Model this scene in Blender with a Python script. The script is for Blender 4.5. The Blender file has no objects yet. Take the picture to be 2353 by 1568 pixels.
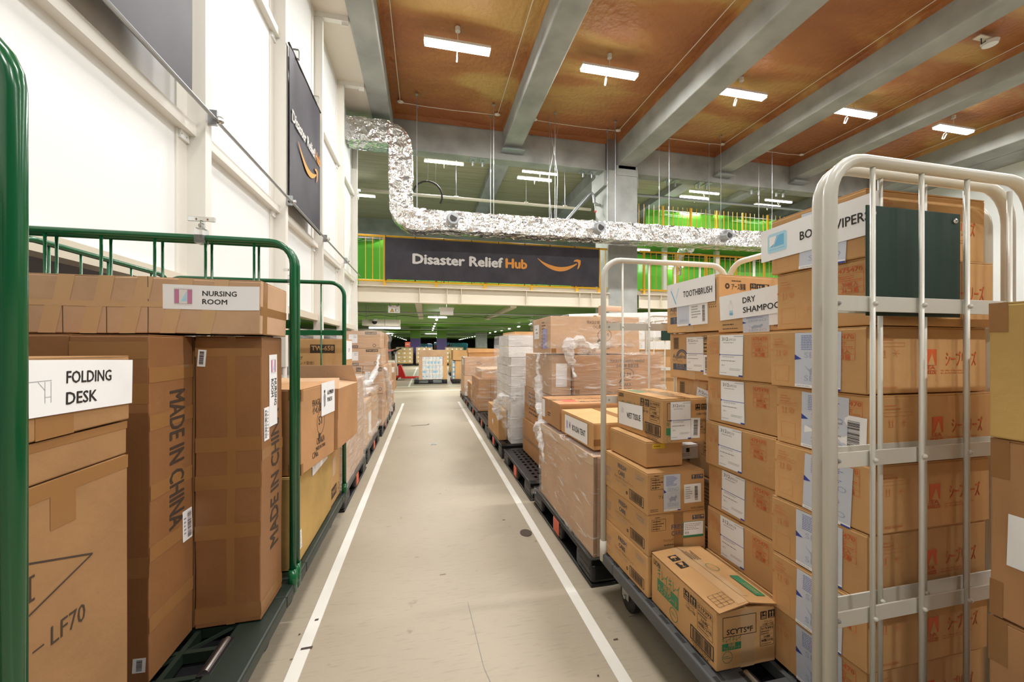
import bpy, math, random
from mathutils import Vector, Matrix, noise
R = math.radians
rnd = random.Random(7)
SC = bpy.context.scene
COL = SC.collection

# ------------------------------------------------------------------ camera, world, exposure
CAM_H, FPX, YAW = 1.25, 890.0, R(12.51)
cam = bpy.data.objects.new('camera', bpy.data.cameras.new('camera'))
COL.objects.link(cam)
cam.data.sensor_width = 36.0
cam.data.lens = FPX / 2353 * 36
cam.data.shift_y = 14 / 2353
cam.data.clip_start, cam.data.clip_end = 0.02, 300
cam.location = (0, 0, CAM_H)
cam.rotation_euler = (R(90), 0, -YAW)
SC.camera = cam
vs = SC.view_settings
vs.view_transform, vs.look, vs.gamma = 'Standard', 'None', 1.0
vs.use_curve_mapping = False
vs.exposure = 0.22
w = bpy.data.worlds.new('world'); SC.world = w; w.use_nodes = True
w.node_tree.nodes['Background'].inputs[0].default_value = (1.0, 0.985, 0.96, 1)
w.node_tree.nodes['Background'].inputs[1].default_value = 0.09
cy = SC.cycles
cy.max_bounces, cy.diffuse_bounces, cy.glossy_bounces = 7, 4, 3
cy.transmission_bounces, cy.transparent_max_bounces = 4, 14
cy.sample_clamp_indirect = 6.0
cy.caustics_reflective = cy.caustics_refractive = False

def area(name, loc, sx, sy, power, col=(1, 0.985, 0.955), rot=(0, 0, 0)):
    l = bpy.data.lights.new(name, 'AREA'); l.shape = 'RECTANGLE'
    l.size, l.size_y, l.energy, l.color = sx, sy, power, col
    o = bpy.data.objects.new(name, l); COL.objects.link(o)
    o.location, o.rotation_euler = loc, rot
    return o
LAMP_Z = 7.1
HALL_LAMPS = [(x, y) for y in (7.57, 1.6, -4.4) for x in (0.6, 3.8, 7.1, 10.4, 13.8)]
for i, (x, y) in enumerate(HALL_LAMPS):
    area('lamp_and_fill_light', (x, y, LAMP_Z - 0.075), 1.25, 0.2, (165 if x < 6 else 105) * (1.0 if y > 5 else 0.92))
for x, y in ((0.55, 12.6), (3.7, 12.9), (10.0, 13.0), (-2.6, 16)):
    area('lamp_and_fill_light', (x, y, 6.85), 1.2, 0.2, 170)
for x, y, z in ((0.5, 15.5, 2.55), (0.48, 24, 2.55), (0.4, 11.4, 2.6), (3.2, 11.4, 2.6), (5.6, 20, 2.55), (-3.4, 20, 2.55), (5.6, 32, 2.55), (0.48, 36, 2.55), (-3.4, 36, 2.55), (0.48, 52, 2.55), (5.6, 56, 2.55)):
    area('lamp_and_fill_light', (x, y, z - 0.06), 1.0, 0.2, 170 if y > 16 else 52, (1, 0.985, 0.94))  # lights of the lamp rows, with added fill behind the beam and far back

# ------------------------------------------------------------------ materials
def nodes(name):
    m = bpy.data.materials.new(name); m.use_nodes = True
    nt = m.node_tree; return m, nt, nt.nodes['Principled BSDF']
def N(nt, t, **kw):
    n = nt.nodes.new(t)
    for k, v in kw.items():
        if k.startswith('i_'): n.inputs[k[2:].replace('_', ' ')].default_value = v
        else: setattr(n, k, v)
    return n
def mat(name, c, rough=0.5, metal=0.0, spec=0.5, emit=None):
    m, nt, b = nodes(name)
    b.inputs['Base Color'].default_value = (*c, 1)
    b.inputs['Roughness'].default_value = rough
    b.inputs['Metallic'].default_value = metal
    b.inputs['Specular IOR Level'].default_value = spec
    if emit:
        b.inputs['Emission Color'].default_value = (*emit[0], 1); b.inputs['Emission Strength'].default_value = emit[1]
    return m
def noisy(name, c1, c2, scale=3, rough=0.8, detail=4, bump=0.0, bscale=60, stretch=(1, 1, 1), metal=0, spec=0.4, lo=0.35, hi=0.65, rnd_amt=0.0, coord='Object'):
    m, nt, b = nodes(name)
    tc = N(nt, 'ShaderNodeTexCoord'); mp = N(nt, 'ShaderNodeMapping'); mp.inputs['Scale'].default_value = stretch
    nt.links.new(tc.outputs[coord], mp.inputs[0])
    nz = N(nt, 'ShaderNodeTexNoise', i_Scale=scale, i_Detail=detail); nt.links.new(mp.outputs[0], nz.inputs[0])
    cr = N(nt, 'ShaderNodeValToRGB'); e = cr.color_ramp.elements
    e[0].position, e[0].color, e[1].position, e[1].color = lo, (*c1, 1), hi, (*c2, 1)
    nt.links.new(nz.outputs[0], cr.inputs[0])
    out = cr.outputs[0]
    if rnd_amt:
        oi = N(nt, 'ShaderNodeObjectInfo'); hs = N(nt, 'ShaderNodeHueSaturation')
        mr = N(nt, 'ShaderNodeMapRange'); mr.inputs[3].default_value, mr.inputs[4].default_value = 1 - rnd_amt, 1 + rnd_amt
        nt.links.new(oi.outputs['Random'], mr.inputs[0]); nt.links.new(mr.outputs[0], hs.inputs['Value']); nt.links.new(out, hs.inputs['Color']); out = hs.outputs[0]
    nt.links.new(out, b.inputs['Base Color'])
    b.inputs['Roughness'].default_value = rough; b.inputs['Metallic'].default_value = metal; b.inputs['Specular IOR Level'].default_value = spec
    if bump:
        n2 = N(nt, 'ShaderNodeTexNoise', i_Scale=bscale, i_Detail=3); nt.links.new(mp.outputs[0], n2.inputs[0])
        bp = N(nt, 'ShaderNodeBump', i_Strength=bump, i_Distance=0.01); nt.links.new(n2.outputs[0], bp.inputs['Height']); nt.links.new(bp.outputs[0], b.inputs['Normal'])
    return m
def card(name, c, rough=0.75, spec=0.25):
    d = tuple(v * 0.90 for v in c); u = tuple(min(1, v * 1.06) for v in c)
    return noisy(name, d, u, scale=4, rough=rough, detail=6, bump=0.10, bscale=40, spec=spec, rnd_amt=0.07)
M = {}
M['kraft'] = card('kraft_card', (0.62, 0.36, 0.155))
M['tan'] = card('tan_card', (0.66, 0.41, 0.20))
M['brown'] = card('brown_card', (0.50, 0.27, 0.125))
M['brown2'] = card('dull_brown_card', (0.37, 0.205, 0.090))
M['dark'] = card('reddish_card', (0.31, 0.145, 0.058), rough=0.42, spec=0.4)
M['pink'] = card('pale_card', (0.61, 0.395, 0.24))
M['gold'] = card('golden_card', (0.58, 0.38, 0.13))
M['whitebox'] = card('white_card', (0.80, 0.79, 0.78), 0.6)
M['cut'] = mat('card_inside', (0.36, 0.19, 0.08), 0.9)
M['tape'] = mat('packing_tape', (0.33, 0.165, 0.06), 0.22)
M['tape_l'] = mat('pale_packing_tape', (0.62, 0.40, 0.21), 0.22)
M['paper'] = mat('paper', (0.93, 0.935, 0.94), 0.6, spec=0.3)
M['pouch'] = mat('blueish_pouch', (0.62, 0.67, 0.77), 0.25)
M['pouch_t'] = mat('pouch_grey_print', (0.36, 0.42, 0.55), 0.4)
M['ink'] = mat('black_ink', (0.022, 0.018, 0.016), 0.6)
M['ink2'] = mat('worn_black_ink', (0.06, 0.038, 0.025), 0.7)
M['grey'] = mat('grey_ink', (0.30, 0.30, 0.31), 0.6)
M['red'] = mat('orange_red_ink', (0.72, 0.13, 0.03), 0.6)
M['redf'] = mat('faded_orange_ink', (0.66, 0.24, 0.085), 0.6)
M['greenink'] = mat('green_ink', (0.035, 0.22, 0.095), 0.5)
M['navy'] = mat('navy_ink', (0.055, 0.085, 0.14), 0.5)
M['blue'] = mat('blue_ink', (0.03, 0.06, 0.38), 0.5)
M['blue2'] = mat('faint_blue_ink', (0.14, 0.20, 0.50), 0.5)
M['sky'] = mat('light_blue_ink', (0.16, 0.50, 0.78), 0.5)
M['sky2'] = mat('pale_blue_ink', (0.45, 0.75, 0.90), 0.5)
M['pinkink'] = mat('pink_ink', (0.60, 0.22, 0.38), 0.5)
M['lilac'] = mat('lilac_paper', (0.36, 0.34, 0.70), 0.5)
M['redpaper'] = mat('red_paper', (0.75, 0.10, 0.06), 0.5)
M['yellow'] = mat('yellow_sign', (0.80, 0.55, 0.03), 0.5)
M['black'] = mat('black_plastic', (0.009, 0.009, 0.010), 0.40)
M['rubber'] = mat('rubber', (0.02, 0.02, 0.02), 0.7)
M['orange'] = mat('orange_plate', (0.72, 0.12, 0.05), 0.5)
M['green_tube'] = mat('green_paint', (0.004, 0.105, 0.034), 0.2, spec=0.6)
M['green_deck'] = mat('green_plastic', (0.010, 0.019, 0.012), 0.5)
M['grey_deck'] = mat('grey_plastic', (0.075, 0.08, 0.083), 0.5)
M['white_tube'] = mat('ivory_paint', (0.66, 0.64, 0.57), 0.28)
M['plate'] = mat('dark_green_plate', (0.008, 0.035, 0.022), 0.5)
M['steel'] = mat('steel', (0.55, 0.55, 0.54), 0.3, metal=1)
M['galv'] = mat('galvanised_steel', (0.42, 0.44, 0.46), 0.4, metal=0.8)
M['wall'] = mat('white_panel', (0.88, 0.90, 0.905), 0.45)
M['slate'] = mat('slate_screen', (0.32, 0.32, 0.38), 0.6)
M['post'] = mat('ivory_steel', (0.80, 0.78, 0.72), 0.45)
M['beige'] = mat('beige_steel', (0.70, 0.64, 0.52), 0.5)
M['banner'] = noisy('banner_fabric', (0.040, 0.037, 0.050), (0.062, 0.056, 0.072), 2, 0.55, bump=0.05, bscale=12)
M['letter'] = mat('white_letter', (0.80, 0.79, 0.77), 0.6)
M['smile'] = mat('orange_letter', (0.84, 0.36, 0.07), 0.6)
M['yrail'] = mat('yellow_paint', (0.84, 0.47, 0.02), 0.4)
M['conc'] = noisy('concrete', (0.29, 0.30, 0.285), (0.44, 0.455, 0.43), 1.6, 0.85, 6, 0.15, 30, lo=0.3, hi=0.7)
M['deckc'] = noisy('deck_soffit', (0.30, 0.29, 0.17), (0.40, 0.38, 0.24), 2.0, 0.6, 3, 0.2, 10, stretch=(0.3, 6, 1))
M['soffit'] = mat('cream_soffit', (0.72, 0.66, 0.57), 0.6)
M['lamp'] = mat('lamp_tube', (1, 1, 1), 0.5, emit=((1, 0.96, 0.88), 14))
M['lampcase'] = mat('lamp_case', (0.80, 0.80, 0.78), 0.5)
M['gceil'] = noisy('green_ceiling_paint', (0.14, 0.34, 0.045), (0.20, 0.42, 0.07), 0.7, 0.55, 4, 0.3, 6)
M['darkwall'] = noisy('dark_wall', (0.15, 0.15, 0.13), (0.22, 0.22, 0.19), 0.5, 0.8)
M['purple'] = mat('purple_paint', (0.17, 0.12, 0.42), 0.5)
M['bluetarp'] = mat('blue_tarp', (0.06, 0.24, 0.44), 0.3)
M['teal'] = mat('teal_tarp', (0.02, 0.20, 0.26), 0.4)
M['redpaint'] = mat('red_paint', (0.62, 0.015, 0.015), 0.3)
M['skin'] = mat('skin', (0.58, 0.34, 0.24), 0.55)
M['hair'] = mat('dark_hair', (0.02, 0.016, 0.014), 0.5)
M['shirt'] = mat('navy_cloth', (0.022, 0.026, 0.055), 0.8)
M['redcloth'] = mat('red_cloth', (0.50, 0.03, 0.05), 0.8)
M['trousers'] = mat('dark_cloth', (0.03, 0.03, 0.035), 0.8)
M['vest'] = mat('orange_cloth', (0.85, 0.24, 0.03), 0.7)
M['linepaint'] = noisy('line_paint', (0.66, 0.64, 0.58), (0.76, 0.74, 0.68), 3, 0.6, 6)
M['sheet'] = mat('white_sheet', (0.84, 0.83, 0.80), 0.6)
M['tubecard'] = mat('tube_card', (0.60, 0.38, 0.25), 0.7)
M['clear'] = None

def clear_plastic():
    m, nt, b = nodes('clear_plastic')
    b.inputs['Base Color'].default_value = (0.92, 0.94, 0.95, 1); b.inputs['Roughness'].default_value = 0.08
    b.inputs['Transmission Weight'].default_value = 0.85; b.inputs['IOR'].default_value = 1.3
    return m
M['clear'] = clear_plastic()

def film_mat(name, base=0.06, peak=0.42, tint=(0.93, 0.93, 0.92), lo=0.48, hi=0.78, scale=2.2):
    m, nt, b = nodes(name)
    b.inputs['Base Color'].default_value = (*tint, 1); b.inputs['Roughness'].default_value = 0.11; b.inputs['Specular IOR Level'].default_value = 1.0
    tr = N(nt, 'ShaderNodeBsdfTransparent'); mx = N(nt, 'ShaderNodeMixShader')
    tc = N(nt, 'ShaderNodeTexCoord'); mp = N(nt, 'ShaderNodeMapping'); mp.inputs['Rotation'].default_value = (R(12), R(35), R(8)); mp.inputs['Scale'].default_value = (1.6, 1.6, 9)
    nt.links.new(tc.outputs['Object'], mp.inputs[0])
    nz = N(nt, 'ShaderNodeTexNoise', i_Scale=scale, i_Detail=5, i_Distortion=0.8); nt.links.new(mp.outputs[0], nz.inputs[0])
    mr = N(nt, 'ShaderNodeMapRange'); mr.inputs[1].default_value, mr.inputs[2].default_value = lo, hi
    mr.inputs[3].default_value, mr.inputs[4].default_value = base, peak  # noise streaks of white opacity: wrinkles, and painted-in glints
    nt.links.new(nz.outputs[0], mr.inputs[0]); nt.links.new(mr.outputs[0], mx.inputs[0])
    bp = N(nt, 'ShaderNodeBump', i_Strength=1.0, i_Distance=0.03); nt.links.new(nz.outputs[0], bp.inputs['Height']); nt.links.new(bp.outputs[0], b.inputs['Normal'])
    o = nt.nodes['Material Output']
    nt.links.new(tr.outputs[0], mx.inputs[1]); nt.links.new(b.outputs[0], mx.inputs[2]); nt.links.new(mx.outputs[0], o.inputs[0])
    return m
M['film'] = film_mat('stretch_film')
M['filmg'] = film_mat('painted_glint_film', 0.12, 0.85, (0.95, 0.95, 0.94), 0.56, 0.80, 3.2)  # brighter opaque streaks painted in as glints on the film
M['filmc'] = film_mat('cloudy_film', 0.22, 0.62)
M['filmw'] = film_mat('bunched_film', 0.45, 0.92, (0.95, 0.95, 0.95))

def foil_mat():
    m, nt, b = nodes('aluminium_foil')
    b.inputs['Base Color'].default_value = (0.84, 0.84, 0.83, 1); b.inputs['Metallic'].default_value = 0.93; b.inputs['Roughness'].default_value = 0.16
    tc = N(nt, 'ShaderNodeTexCoord')
    nz = N(nt, 'ShaderNodeTexNoise', i_Scale=5, i_Detail=3, i_Distortion=0.5); nt.links.new(tc.outputs['Object'], nz.inputs[0])
    mx = N(nt, 'ShaderNodeMixRGB'); mx.inputs[0].default_value = 0.25; nt.links.new(tc.outputs['Object'], mx.inputs[1]); nt.links.new(nz.outputs[1], mx.inputs[2])
    vo = N(nt, 'ShaderNodeTexVoronoi', i_Scale=4.5, feature='F1', distance='MANHATTAN'); nt.links.new(mx.outputs[0], vo.inputs[0])
    bp = N(nt, 'ShaderNodeBump', i_Strength=0.85, i_Distance=0.06); nt.links.new(vo.outputs[0], bp.inputs['Height']); nt.links.new(bp.outputs[0], b.inputs['Normal'])
    return m
M['foil'] = foil_mat()

def green_sheet_mat():
    m, nt, b = nodes('green_vinyl_sheet')
    b.inputs['Base Color'].default_value = (0.16, 0.62, 0.07, 1); b.inputs['Roughness'].default_value = 0.12
    tc = N(nt, 'ShaderNodeTexCoord'); nz = N(nt, 'ShaderNodeTexNoise', i_Scale=1.2, i_Detail=2); nt.links.new(tc.outputs['Object'], nz.inputs[0])
    bp = N(nt, 'ShaderNodeBump', i_Strength=0.25, i_Distance=0.05); nt.links.new(nz.outputs[0], bp.inputs['Height']); nt.links.new(bp.outputs[0], b.inputs['Normal'])
    return m
M['gsheet'] = green_sheet_mat()

def foam_mat():
    m, nt, b = nodes('orange_foam')
    tc = N(nt, 'ShaderNodeTexCoord'); mp = N(nt, 'ShaderNodeMapping'); mp.inputs['Scale'].default_value = (0.28, 0.8, 1); nt.links.new(tc.outputs['Object'], mp.inputs[0])
    nz = N(nt, 'ShaderNodeTexNoise', i_Scale=0.9, i_Detail=4, i_Roughness=0.5, i_Distortion=0.5); nt.links.new(mp.outputs[0], nz.inputs[0])
    cr = N(nt, 'ShaderNodeValToRGB'); e = cr.color_ramp.elements
    e[0].position, e[0].color = 0.40, (0.33, 0.120, 0.045, 1); e[1].position, e[1].color = 0.62, (0.53, 0.31, 0.105, 1)
    k = e.new(0.52); k.color = (0.41, 0.165, 0.055, 1)
    nt.links.new(nz.outputs[0], cr.inputs[0]); nt.links.new(cr.outputs[0], b.inputs['Base Color'])
    b.inputs['Roughness'].default_value = 0.38; b.inputs['Specular IOR Level'].default_value = 0.35
    n2 = N(nt, 'ShaderNodeTexNoise', i_Scale=9, i_Detail=5); nt.links.new(tc.outputs['Object'], n2.inputs[0])
    bp = N(nt, 'ShaderNodeBump', i_Strength=0.5, i_Distance=0.06); nt.links.new(n2.outputs[0], bp.inputs['Height']); nt.links.new(bp.outputs[0], b.inputs['Normal'])
    return m
M['foam'] = foam_mat()

def floor_mat():
    m, nt, b = nodes('polished_concrete')
    L = nt.links.new
    tc = N(nt, 'ShaderNodeTexCoord')
    def noise_of(scale, st, det=5, rot=0):
        mp = N(nt, 'ShaderNodeMapping'); mp.inputs['Scale'].default_value = st; mp.inputs['Rotation'].default_value = (0, 0, rot); L(tc.outputs['Object'], mp.inputs[0])
        n = N(nt, 'ShaderNodeTexNoise', i_Scale=scale, i_Detail=det); L(mp.outputs[0], n.inputs[0]); return n.outputs[0]
    big = noise_of(0.9, (1, 1, 1)); streak = noise_of(3.0, (4, 34, 1), 8, R(4)); spots = noise_of(10, (1, 1, 1), 4)
    cr = N(nt, 'ShaderNodeValToRGB'); e = cr.color_ramp.elements
    e[0].position, e[0].color, e[1].position, e[1].color = 0.3, (0.335, 0.285, 0.208, 1), 0.7, (0.405, 0.350, 0.262, 1); L(big, cr.inputs[0])
    c2 = N(nt, 'ShaderNodeValToRGB'); e = c2.color_ramp.elements
    e[0].position, e[0].color, e[1].position, e[1].color = 0.27, (0.80, 0.80, 0.80, 1), 0.45, (1, 1, 1, 1); L(streak, c2.inputs[0])
    c3 = N(nt, 'ShaderNodeValToRGB'); e = c3.color_ramp.elements
    e[0].position, e[0].color, e[1].position, e[1].color = 0.24, (0.30, 0.28, 0.26, 1), 0.31, (1, 1, 1, 1); L(spots, c3.inputs[0])
    m1 = N(nt, 'ShaderNodeMixRGB', blend_type='MULTIPLY'); m1.inputs[0].default_value = 0.8; L(cr.outputs[0], m1.inputs[1]); L(c2.outputs[0], m1.inputs[2])
    m2 = N(nt, 'ShaderNodeMixRGB', blend_type='MULTIPLY'); m2.inputs[0].default_value = 0.45; L(m1.outputs[0], m2.inputs[1]); L(c3.outputs[0], m2.inputs[2])
    L(m2.outputs[0], b.inputs['Base Color'])
    mr = N(nt, 'ShaderNodeMapRange'); mr.inputs[3].default_value, mr.inputs[4].default_value = 0.38, 0.55; L(big, mr.inputs[0]); L(mr.outputs[0], b.inputs['Roughness'])
    bp = N(nt, 'ShaderNodeBump', i_Strength=0.18, i_Distance=0.004); L(streak, bp.inputs['Height']); L(bp.outputs[0], b.inputs['Normal'])
    b.inputs['Specular IOR Level'].default_value = 0.4
    return m
M['floor'] = floor_mat()

# ------------------------------------------------------------------ mesh builder
class MB:
    def __init__(s): s.v, s.f, s.mi, s.ms = [], [], [], []
    def k(s, m):
        if isinstance(m, str): m = M[m]
        if m not in s.ms: s.ms.append(m)
        return s.ms.index(m)
    def add(s, vs, fs, m):
        o = len(s.v); s.v += [Vector(p) for p in vs]; k = s.k(m)
        for f in fs: s.f.append(tuple(i + o for i in f)); s.mi.append(k)
        return o
    def box(s, x0, x1, y0, y1, z0, z1, m):
        return s.add([(x0, y0, z0), (x1, y0, z0), (x1, y1, z0), (x0, y1, z0), (x0, y0, z1), (x1, y0, z1), (x1, y1, z1), (x0, y1, z1)],
              [(0, 3, 2, 1), (4, 5, 6, 7), (0, 1, 5, 4), (1, 2, 6, 5), (2, 3, 7, 6), (3, 0, 4, 7)], m)
    def rbox(s, x0, x1, y0, y1, z0, z1, m, r=0.004, n=(4, 4, 4), skip=()):
        def line(a, b, k):
            h = [a, a + r * 0.35, a + r]; t = [b - r, b - r * 0.35, b]
            return h + [a + r + (b - a - 2 * r) * i / k for i in range(1, k)] + t
        L = [line(x0, x1, n[0]), line(y0, y1, n[1]), line(z0, z1, n[2])]
        lo = Vector((x0 + r, y0 + r, z0 + r)); hi = Vector((x1 - r, y1 - r, z1 - r))
        def rp(p):
            q = Vector([min(max(p[i], lo[i]), hi[i]) for i in range(3)]); d = Vector(p) - q
            return q + d.normalized() * r if d.length > 1e-9 else q
        for ax in range(3):
            a, b = [i for i in range(3) if i != ax]
            for side in (0, 1):
                if (ax, side) in skip: continue
                A, B = L[a], L[b]; vs = []
                for u in A:
                    for v in B:
                        p = [0, 0, 0]; p[a], p[b], p[ax] = u, v, (L[ax][-1] if side else L[ax][0]); vs.append(rp(p))
                nb = len(B)
                s.add(vs, [(i * nb + j, (i + 1) * nb + j, (i + 1) * nb + j + 1, i * nb + j + 1) for i in range(len(A) - 1) for j in range(nb - 1)], m)
    def tube(s, pts, r, m, seg=8, closed=False):
        P = [Vector(p) for p in pts]; n = len(P); rings = []; up = None
        for i in range(n):
            a = P[i] - P[i - 1] if (i or closed) else P[1] - P[0]
            b = P[(i + 1) % n] - P[i] if (i < n - 1 or closed) else P[i] - P[i - 1]
            t = (a.normalized() + b.normalized()); t = t.normalized() if t.length > 1e-6 else a.normalized()
            if up is None: up = t.orthogonal().normalized()
            up = (up - t * up.dot(t)); up = up.normalized() if up.length > 1e-6 else t.orthogonal().normalized()
            c = max(0.3, a.normalized().dot(t)); sd = t.cross(up)
            rr = r[i] if isinstance(r, (list, tuple)) else r
            rings.append([P[i] + (up * math.cos(2 * math.pi * k / seg) + sd * math.sin(2 * math.pi * k / seg)) * rr for k in range(seg)])
        vs = [p for rg in rings for p in rg]; fs = []
        for i in range(n if closed else n - 1):
            j = (i + 1) % n
            for k in range(seg): fs.append((i * seg + k, i * seg + (k + 1) % seg, j * seg + (k + 1) % seg, j * seg + k))
        if not closed: fs += [tuple(range(seg))[::-1], tuple((n - 1) * seg + k for k in range(seg))]
        s.add(vs, fs, m)
    def cyl(s, a, b, r, m, seg=12): s.tube([a, b], r, m, seg)
    def sphere(s, c, r, m, seg=10, rings=6, sc=(1, 1, 1)):
        vs = [Vector(c) + Vector((0, 0, -r * sc[2]))]
        for i in range(1, rings):
            a = -math.pi / 2 + math.pi * i / rings
            for k in range(seg): vs.append(Vector(c) + Vector((r * sc[0] * math.cos(a) * math.cos(2 * math.pi * k / seg), r * sc[1] * math.cos(a) * math.sin(2 * math.pi * k / seg), r * sc[2] * math.sin(a))))
        vs.append(Vector(c) + Vector((0, 0, r * sc[2]))); e = len(vs) - 1
        fs = [(0, 1 + (k + 1) % seg, 1 + k) for k in range(seg)]
        for i in range(rings - 2):
            o = 1 + i * seg
            fs += [(o + k, o + (k + 1) % seg, o + seg + (k + 1) % seg, o + seg + k) for k in range(seg)]
        o = 1 + (rings - 2) * seg
        fs += [(o + k, o + (k + 1) % seg, e) for k in range(seg)]
        s.add(vs, fs, m)
    def grid(s, fn, nu, nv, m):
        return s.add([fn(i / nu, j / nv) for i in range(nu + 1) for j in range(nv + 1)],
              [(i * (nv + 1) + j, (i + 1) * (nv + 1) + j, (i + 1) * (nv + 1) + j + 1, i * (nv + 1) + j + 1) for i in range(nu) for j in range(nv)], m)
    def warp(s, fn, start=0):
        for i in range(start, len(s.v)): s.v[i] = fn(s.v[i])
    def build(s, name, parent=None, loc=(0, 0, 0), rz=0.0, smooth=False, rot=None):
        me = bpy.data.meshes.new(name); me.from_pydata([tuple(p) for p in s.v], [], s.f)
        for m in s.ms: me.materials.append(m)
        me.polygons.foreach_set('material_index', s.mi)
        if smooth: me.polygons.foreach_set('use_smooth', [True] * len(s.f))
        me.update()
        o = bpy.data.objects.new(name, me); COL.objects.link(o)
        o.location = loc; o.rotation_euler = rot if rot else (0, 0, rz)
        if parent: o.parent = parent
        return o

def tag(o, label=None, cat=None, group=None, kind=None):
    if label: o['label'] = label
    if cat: o['category'] = cat
    if group: o['group'] = group
    if kind: o['kind'] = kind
    return o
def empty(name, loc=(0, 0, 0), rz=0.0):
    o = bpy.data.objects.new(name, None); COL.objects.link(o); o.location = loc; o.rotation_euler = (0, 0, rz); o.empty_display_size = 0.1
    return o
def struct(name, mb, **k): return tag(mb.build(name, **k), kind='structure')
CHILD = {}
def copy_tree(o, loc=None, rz=None, label=None, group=None):
    c = o.copy(); COL.objects.link(c)
    if loc is not None: c.location = loc
    if rz is not None: c.rotation_euler = (0, 0, rz)
    if label: c['label'] = label
    if group: c['group'] = group
    for ch in list(o.children):
        d = ch.copy(); COL.objects.link(d); d.parent = c
        for g in list(ch.children):
            e = g.copy(); COL.objects.link(e); e.parent = d
    return c

# ------------------------------------------------------------------ printing on faces
_TC = {}
def text_mesh(s, bold=0.0):
    key = (s, bold)
    if key not in _TC:
        cu = bpy.data.curves.new('t', 'FONT'); cu.body = s; cu.size = 1.0; cu.resolution_u = 2; cu.offset = 0.0
        ob = bpy.data.objects.new('t', cu); me = bpy.data.meshes.new_from_object(ob)
        vs = [tuple(v.co) for v in me.vertices]; fs = [tuple(p.vertices) for p in me.polygons]
        bpy.data.meshes.remove(me); bpy.data.objects.remove(ob); bpy.data.curves.remove(cu)
        xs = [v[0] for v in vs] or [0, 1]
        _TC[key] = (vs, fs, min(xs), max(xs))
    return _TC[key]
class FR:                                   # a flat rectangle to print on
    def __init__(s, O, U, V, w, h): s.O, s.U, s.V, s.w, s.h = Vector(O), Vector(U), Vector(V), w, h; s.N = s.U.cross(s.V)
    def p(s, u, v, n=0.0): return s.O + s.U * (u * s.w) + s.V * (v * s.h) + s.N * n
    def sub(s, u, v, w, h, rot=0.0, n=0.0):  # centre in fractions, size in metres
        c, q = math.cos(rot), math.sin(rot); U = s.U * c + s.V * q; V = s.V * c - s.U * q
        return FR(s.p(u, v, n) - U * (w / 2) - V * (h / 2), U, V, w, h)
def pr_rect(mb, f, u0, v0, u1, v1, m, n=0.0009):
    nu, nv = max(1, int(abs(u1 - u0) * f.w / 0.06)), max(1, int(abs(v1 - v0) * f.h / 0.06))
    mb.grid(lambda a, b: f.p(u0 + (u1 - u0) * a, v0 + (v1 - v0) * b, n), nu, nv, m)
def pr_out(mb, f, u0, v0, u1, v1, m, t=0.0012, n=0.0009):
    a, b = t / f.w, t / f.h
    pr_rect(mb, f, u0, v0, u1, v0 + b, m, n); pr_rect(mb, f, u0, v1 - b, u1, v1, m, n)
    pr_rect(mb, f, u0, v0, u0 + a, v1, m, n); pr_rect(mb, f, u1 - a, v0, u1, v1, m, n)
def pr_text(mb, f, u, v, h, s, m='ink', al='C', w=None, bold=0.0, n=0.0009, rot=0.0, shear=0.0):
    vs, fs, x0, x1 = text_mesh(s)      # h: letter height in metres, w: fit width in metres
    k = h / 0.72; kx = k if w is None else w / max(1e-6, x1 - x0)
    off = {'L': x0, 'C': (x0 + x1) / 2, 'R': x1}[al]; c, q = math.cos(rot), math.sin(rot); out = []
    for qi, (sx, sy) in enumerate(((0, 0),) if bold <= 0 else ((-1, 0), (1, 0), (0, 0.8), (0, -0.8))):   # heavier strokes: overprint slightly shifted
        out = []
        for x, y, z in vs:
            a, b = (x - off) * kx + sx * bold * min(k, kx) * 1.3, y * k + sy * bold * min(k, kx) * 1.3
            a, b = a * c - b * q, a * q + b * c
            out.append(f.p(u, v, n + qi * (0.00012 if h < 0.12 else 0.0006)) + f.U * a + f.V * b)
        mb.add(out, fs, m)
def pr_bar(mb, f, u0, v0, u1, v1, m='ink', n=0.0009, vert=False, seed=3):
    r = random.Random(seed); x = 0.0
    while x < 1.0:
        wd = r.choice((0.008, 0.012, 0.02, 0.028)); e = min(1, x + wd)
        if vert: pr_rect(mb, f, u0, v0 + (v1 - v0) * x, u1, v0 + (v1 - v0) * e, m, n)
        else: pr_rect(mb, f, u0 + (u1 - u0) * x, v0, u0 + (u1 - u0) * e, v1, m, n)
        x = e + r.choice((0.008, 0.014, 0.022))
def pr_ring(mb, f, u, v, r, m, t=0.0015, n=0.0009, sx=1.0, seg=24, a0=0.0, a1=2 * math.pi):
    c = f.p(u, v, n)
    vs = []
    for i in range(seg + 1):
        a = a0 + (a1 - a0) * i / seg; d = f.U * math.cos(a) * sx + f.V * math.sin(a); vs += [c + d * r, c + d * (r - t)]
    mb.add(vs, [(2 * i, 2 * i + 2, 2 * i + 3, 2 * i + 1) for i in range(seg)], m)
def pr_poly(mb, f, pts, m, n=0.0009): mb.add([f.p(u, v, n) for u, v in pts], [tuple(range(len(pts)))], m)
def pr_line(mb, f, a, b, t, m, n=0.0009):
    A, B = f.p(*a, n), f.p(*b, n); d = (B - A).normalized(); q = f.N.cross(d) * t / 2
    mb.add([A - q, B - q, B + q, A + q], [(0, 1, 2, 3)], m)
def pr_dash(mb, f, u0, v0, u1, v1, rows, m, seed=1, n=0.0009, fill=0.6):   # rows of print too small to read
    r = random.Random(seed); hv = (v1 - v0) / rows
    for i in range(rows):
        u, vv = u0, v1 - (i + 0.5) * hv; end = u0 + (u1 - u0) * r.uniform(0.55, 1.0)
        while u < end:
            l = (u1 - u0) * r.uniform(0.02, 0.085); pr_rect(mb, f, u, vv - hv * 0.21, min(u + l * 0.8, u1), vv + hv * 0.21, m, n); u += l / fill * 0.75
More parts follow.
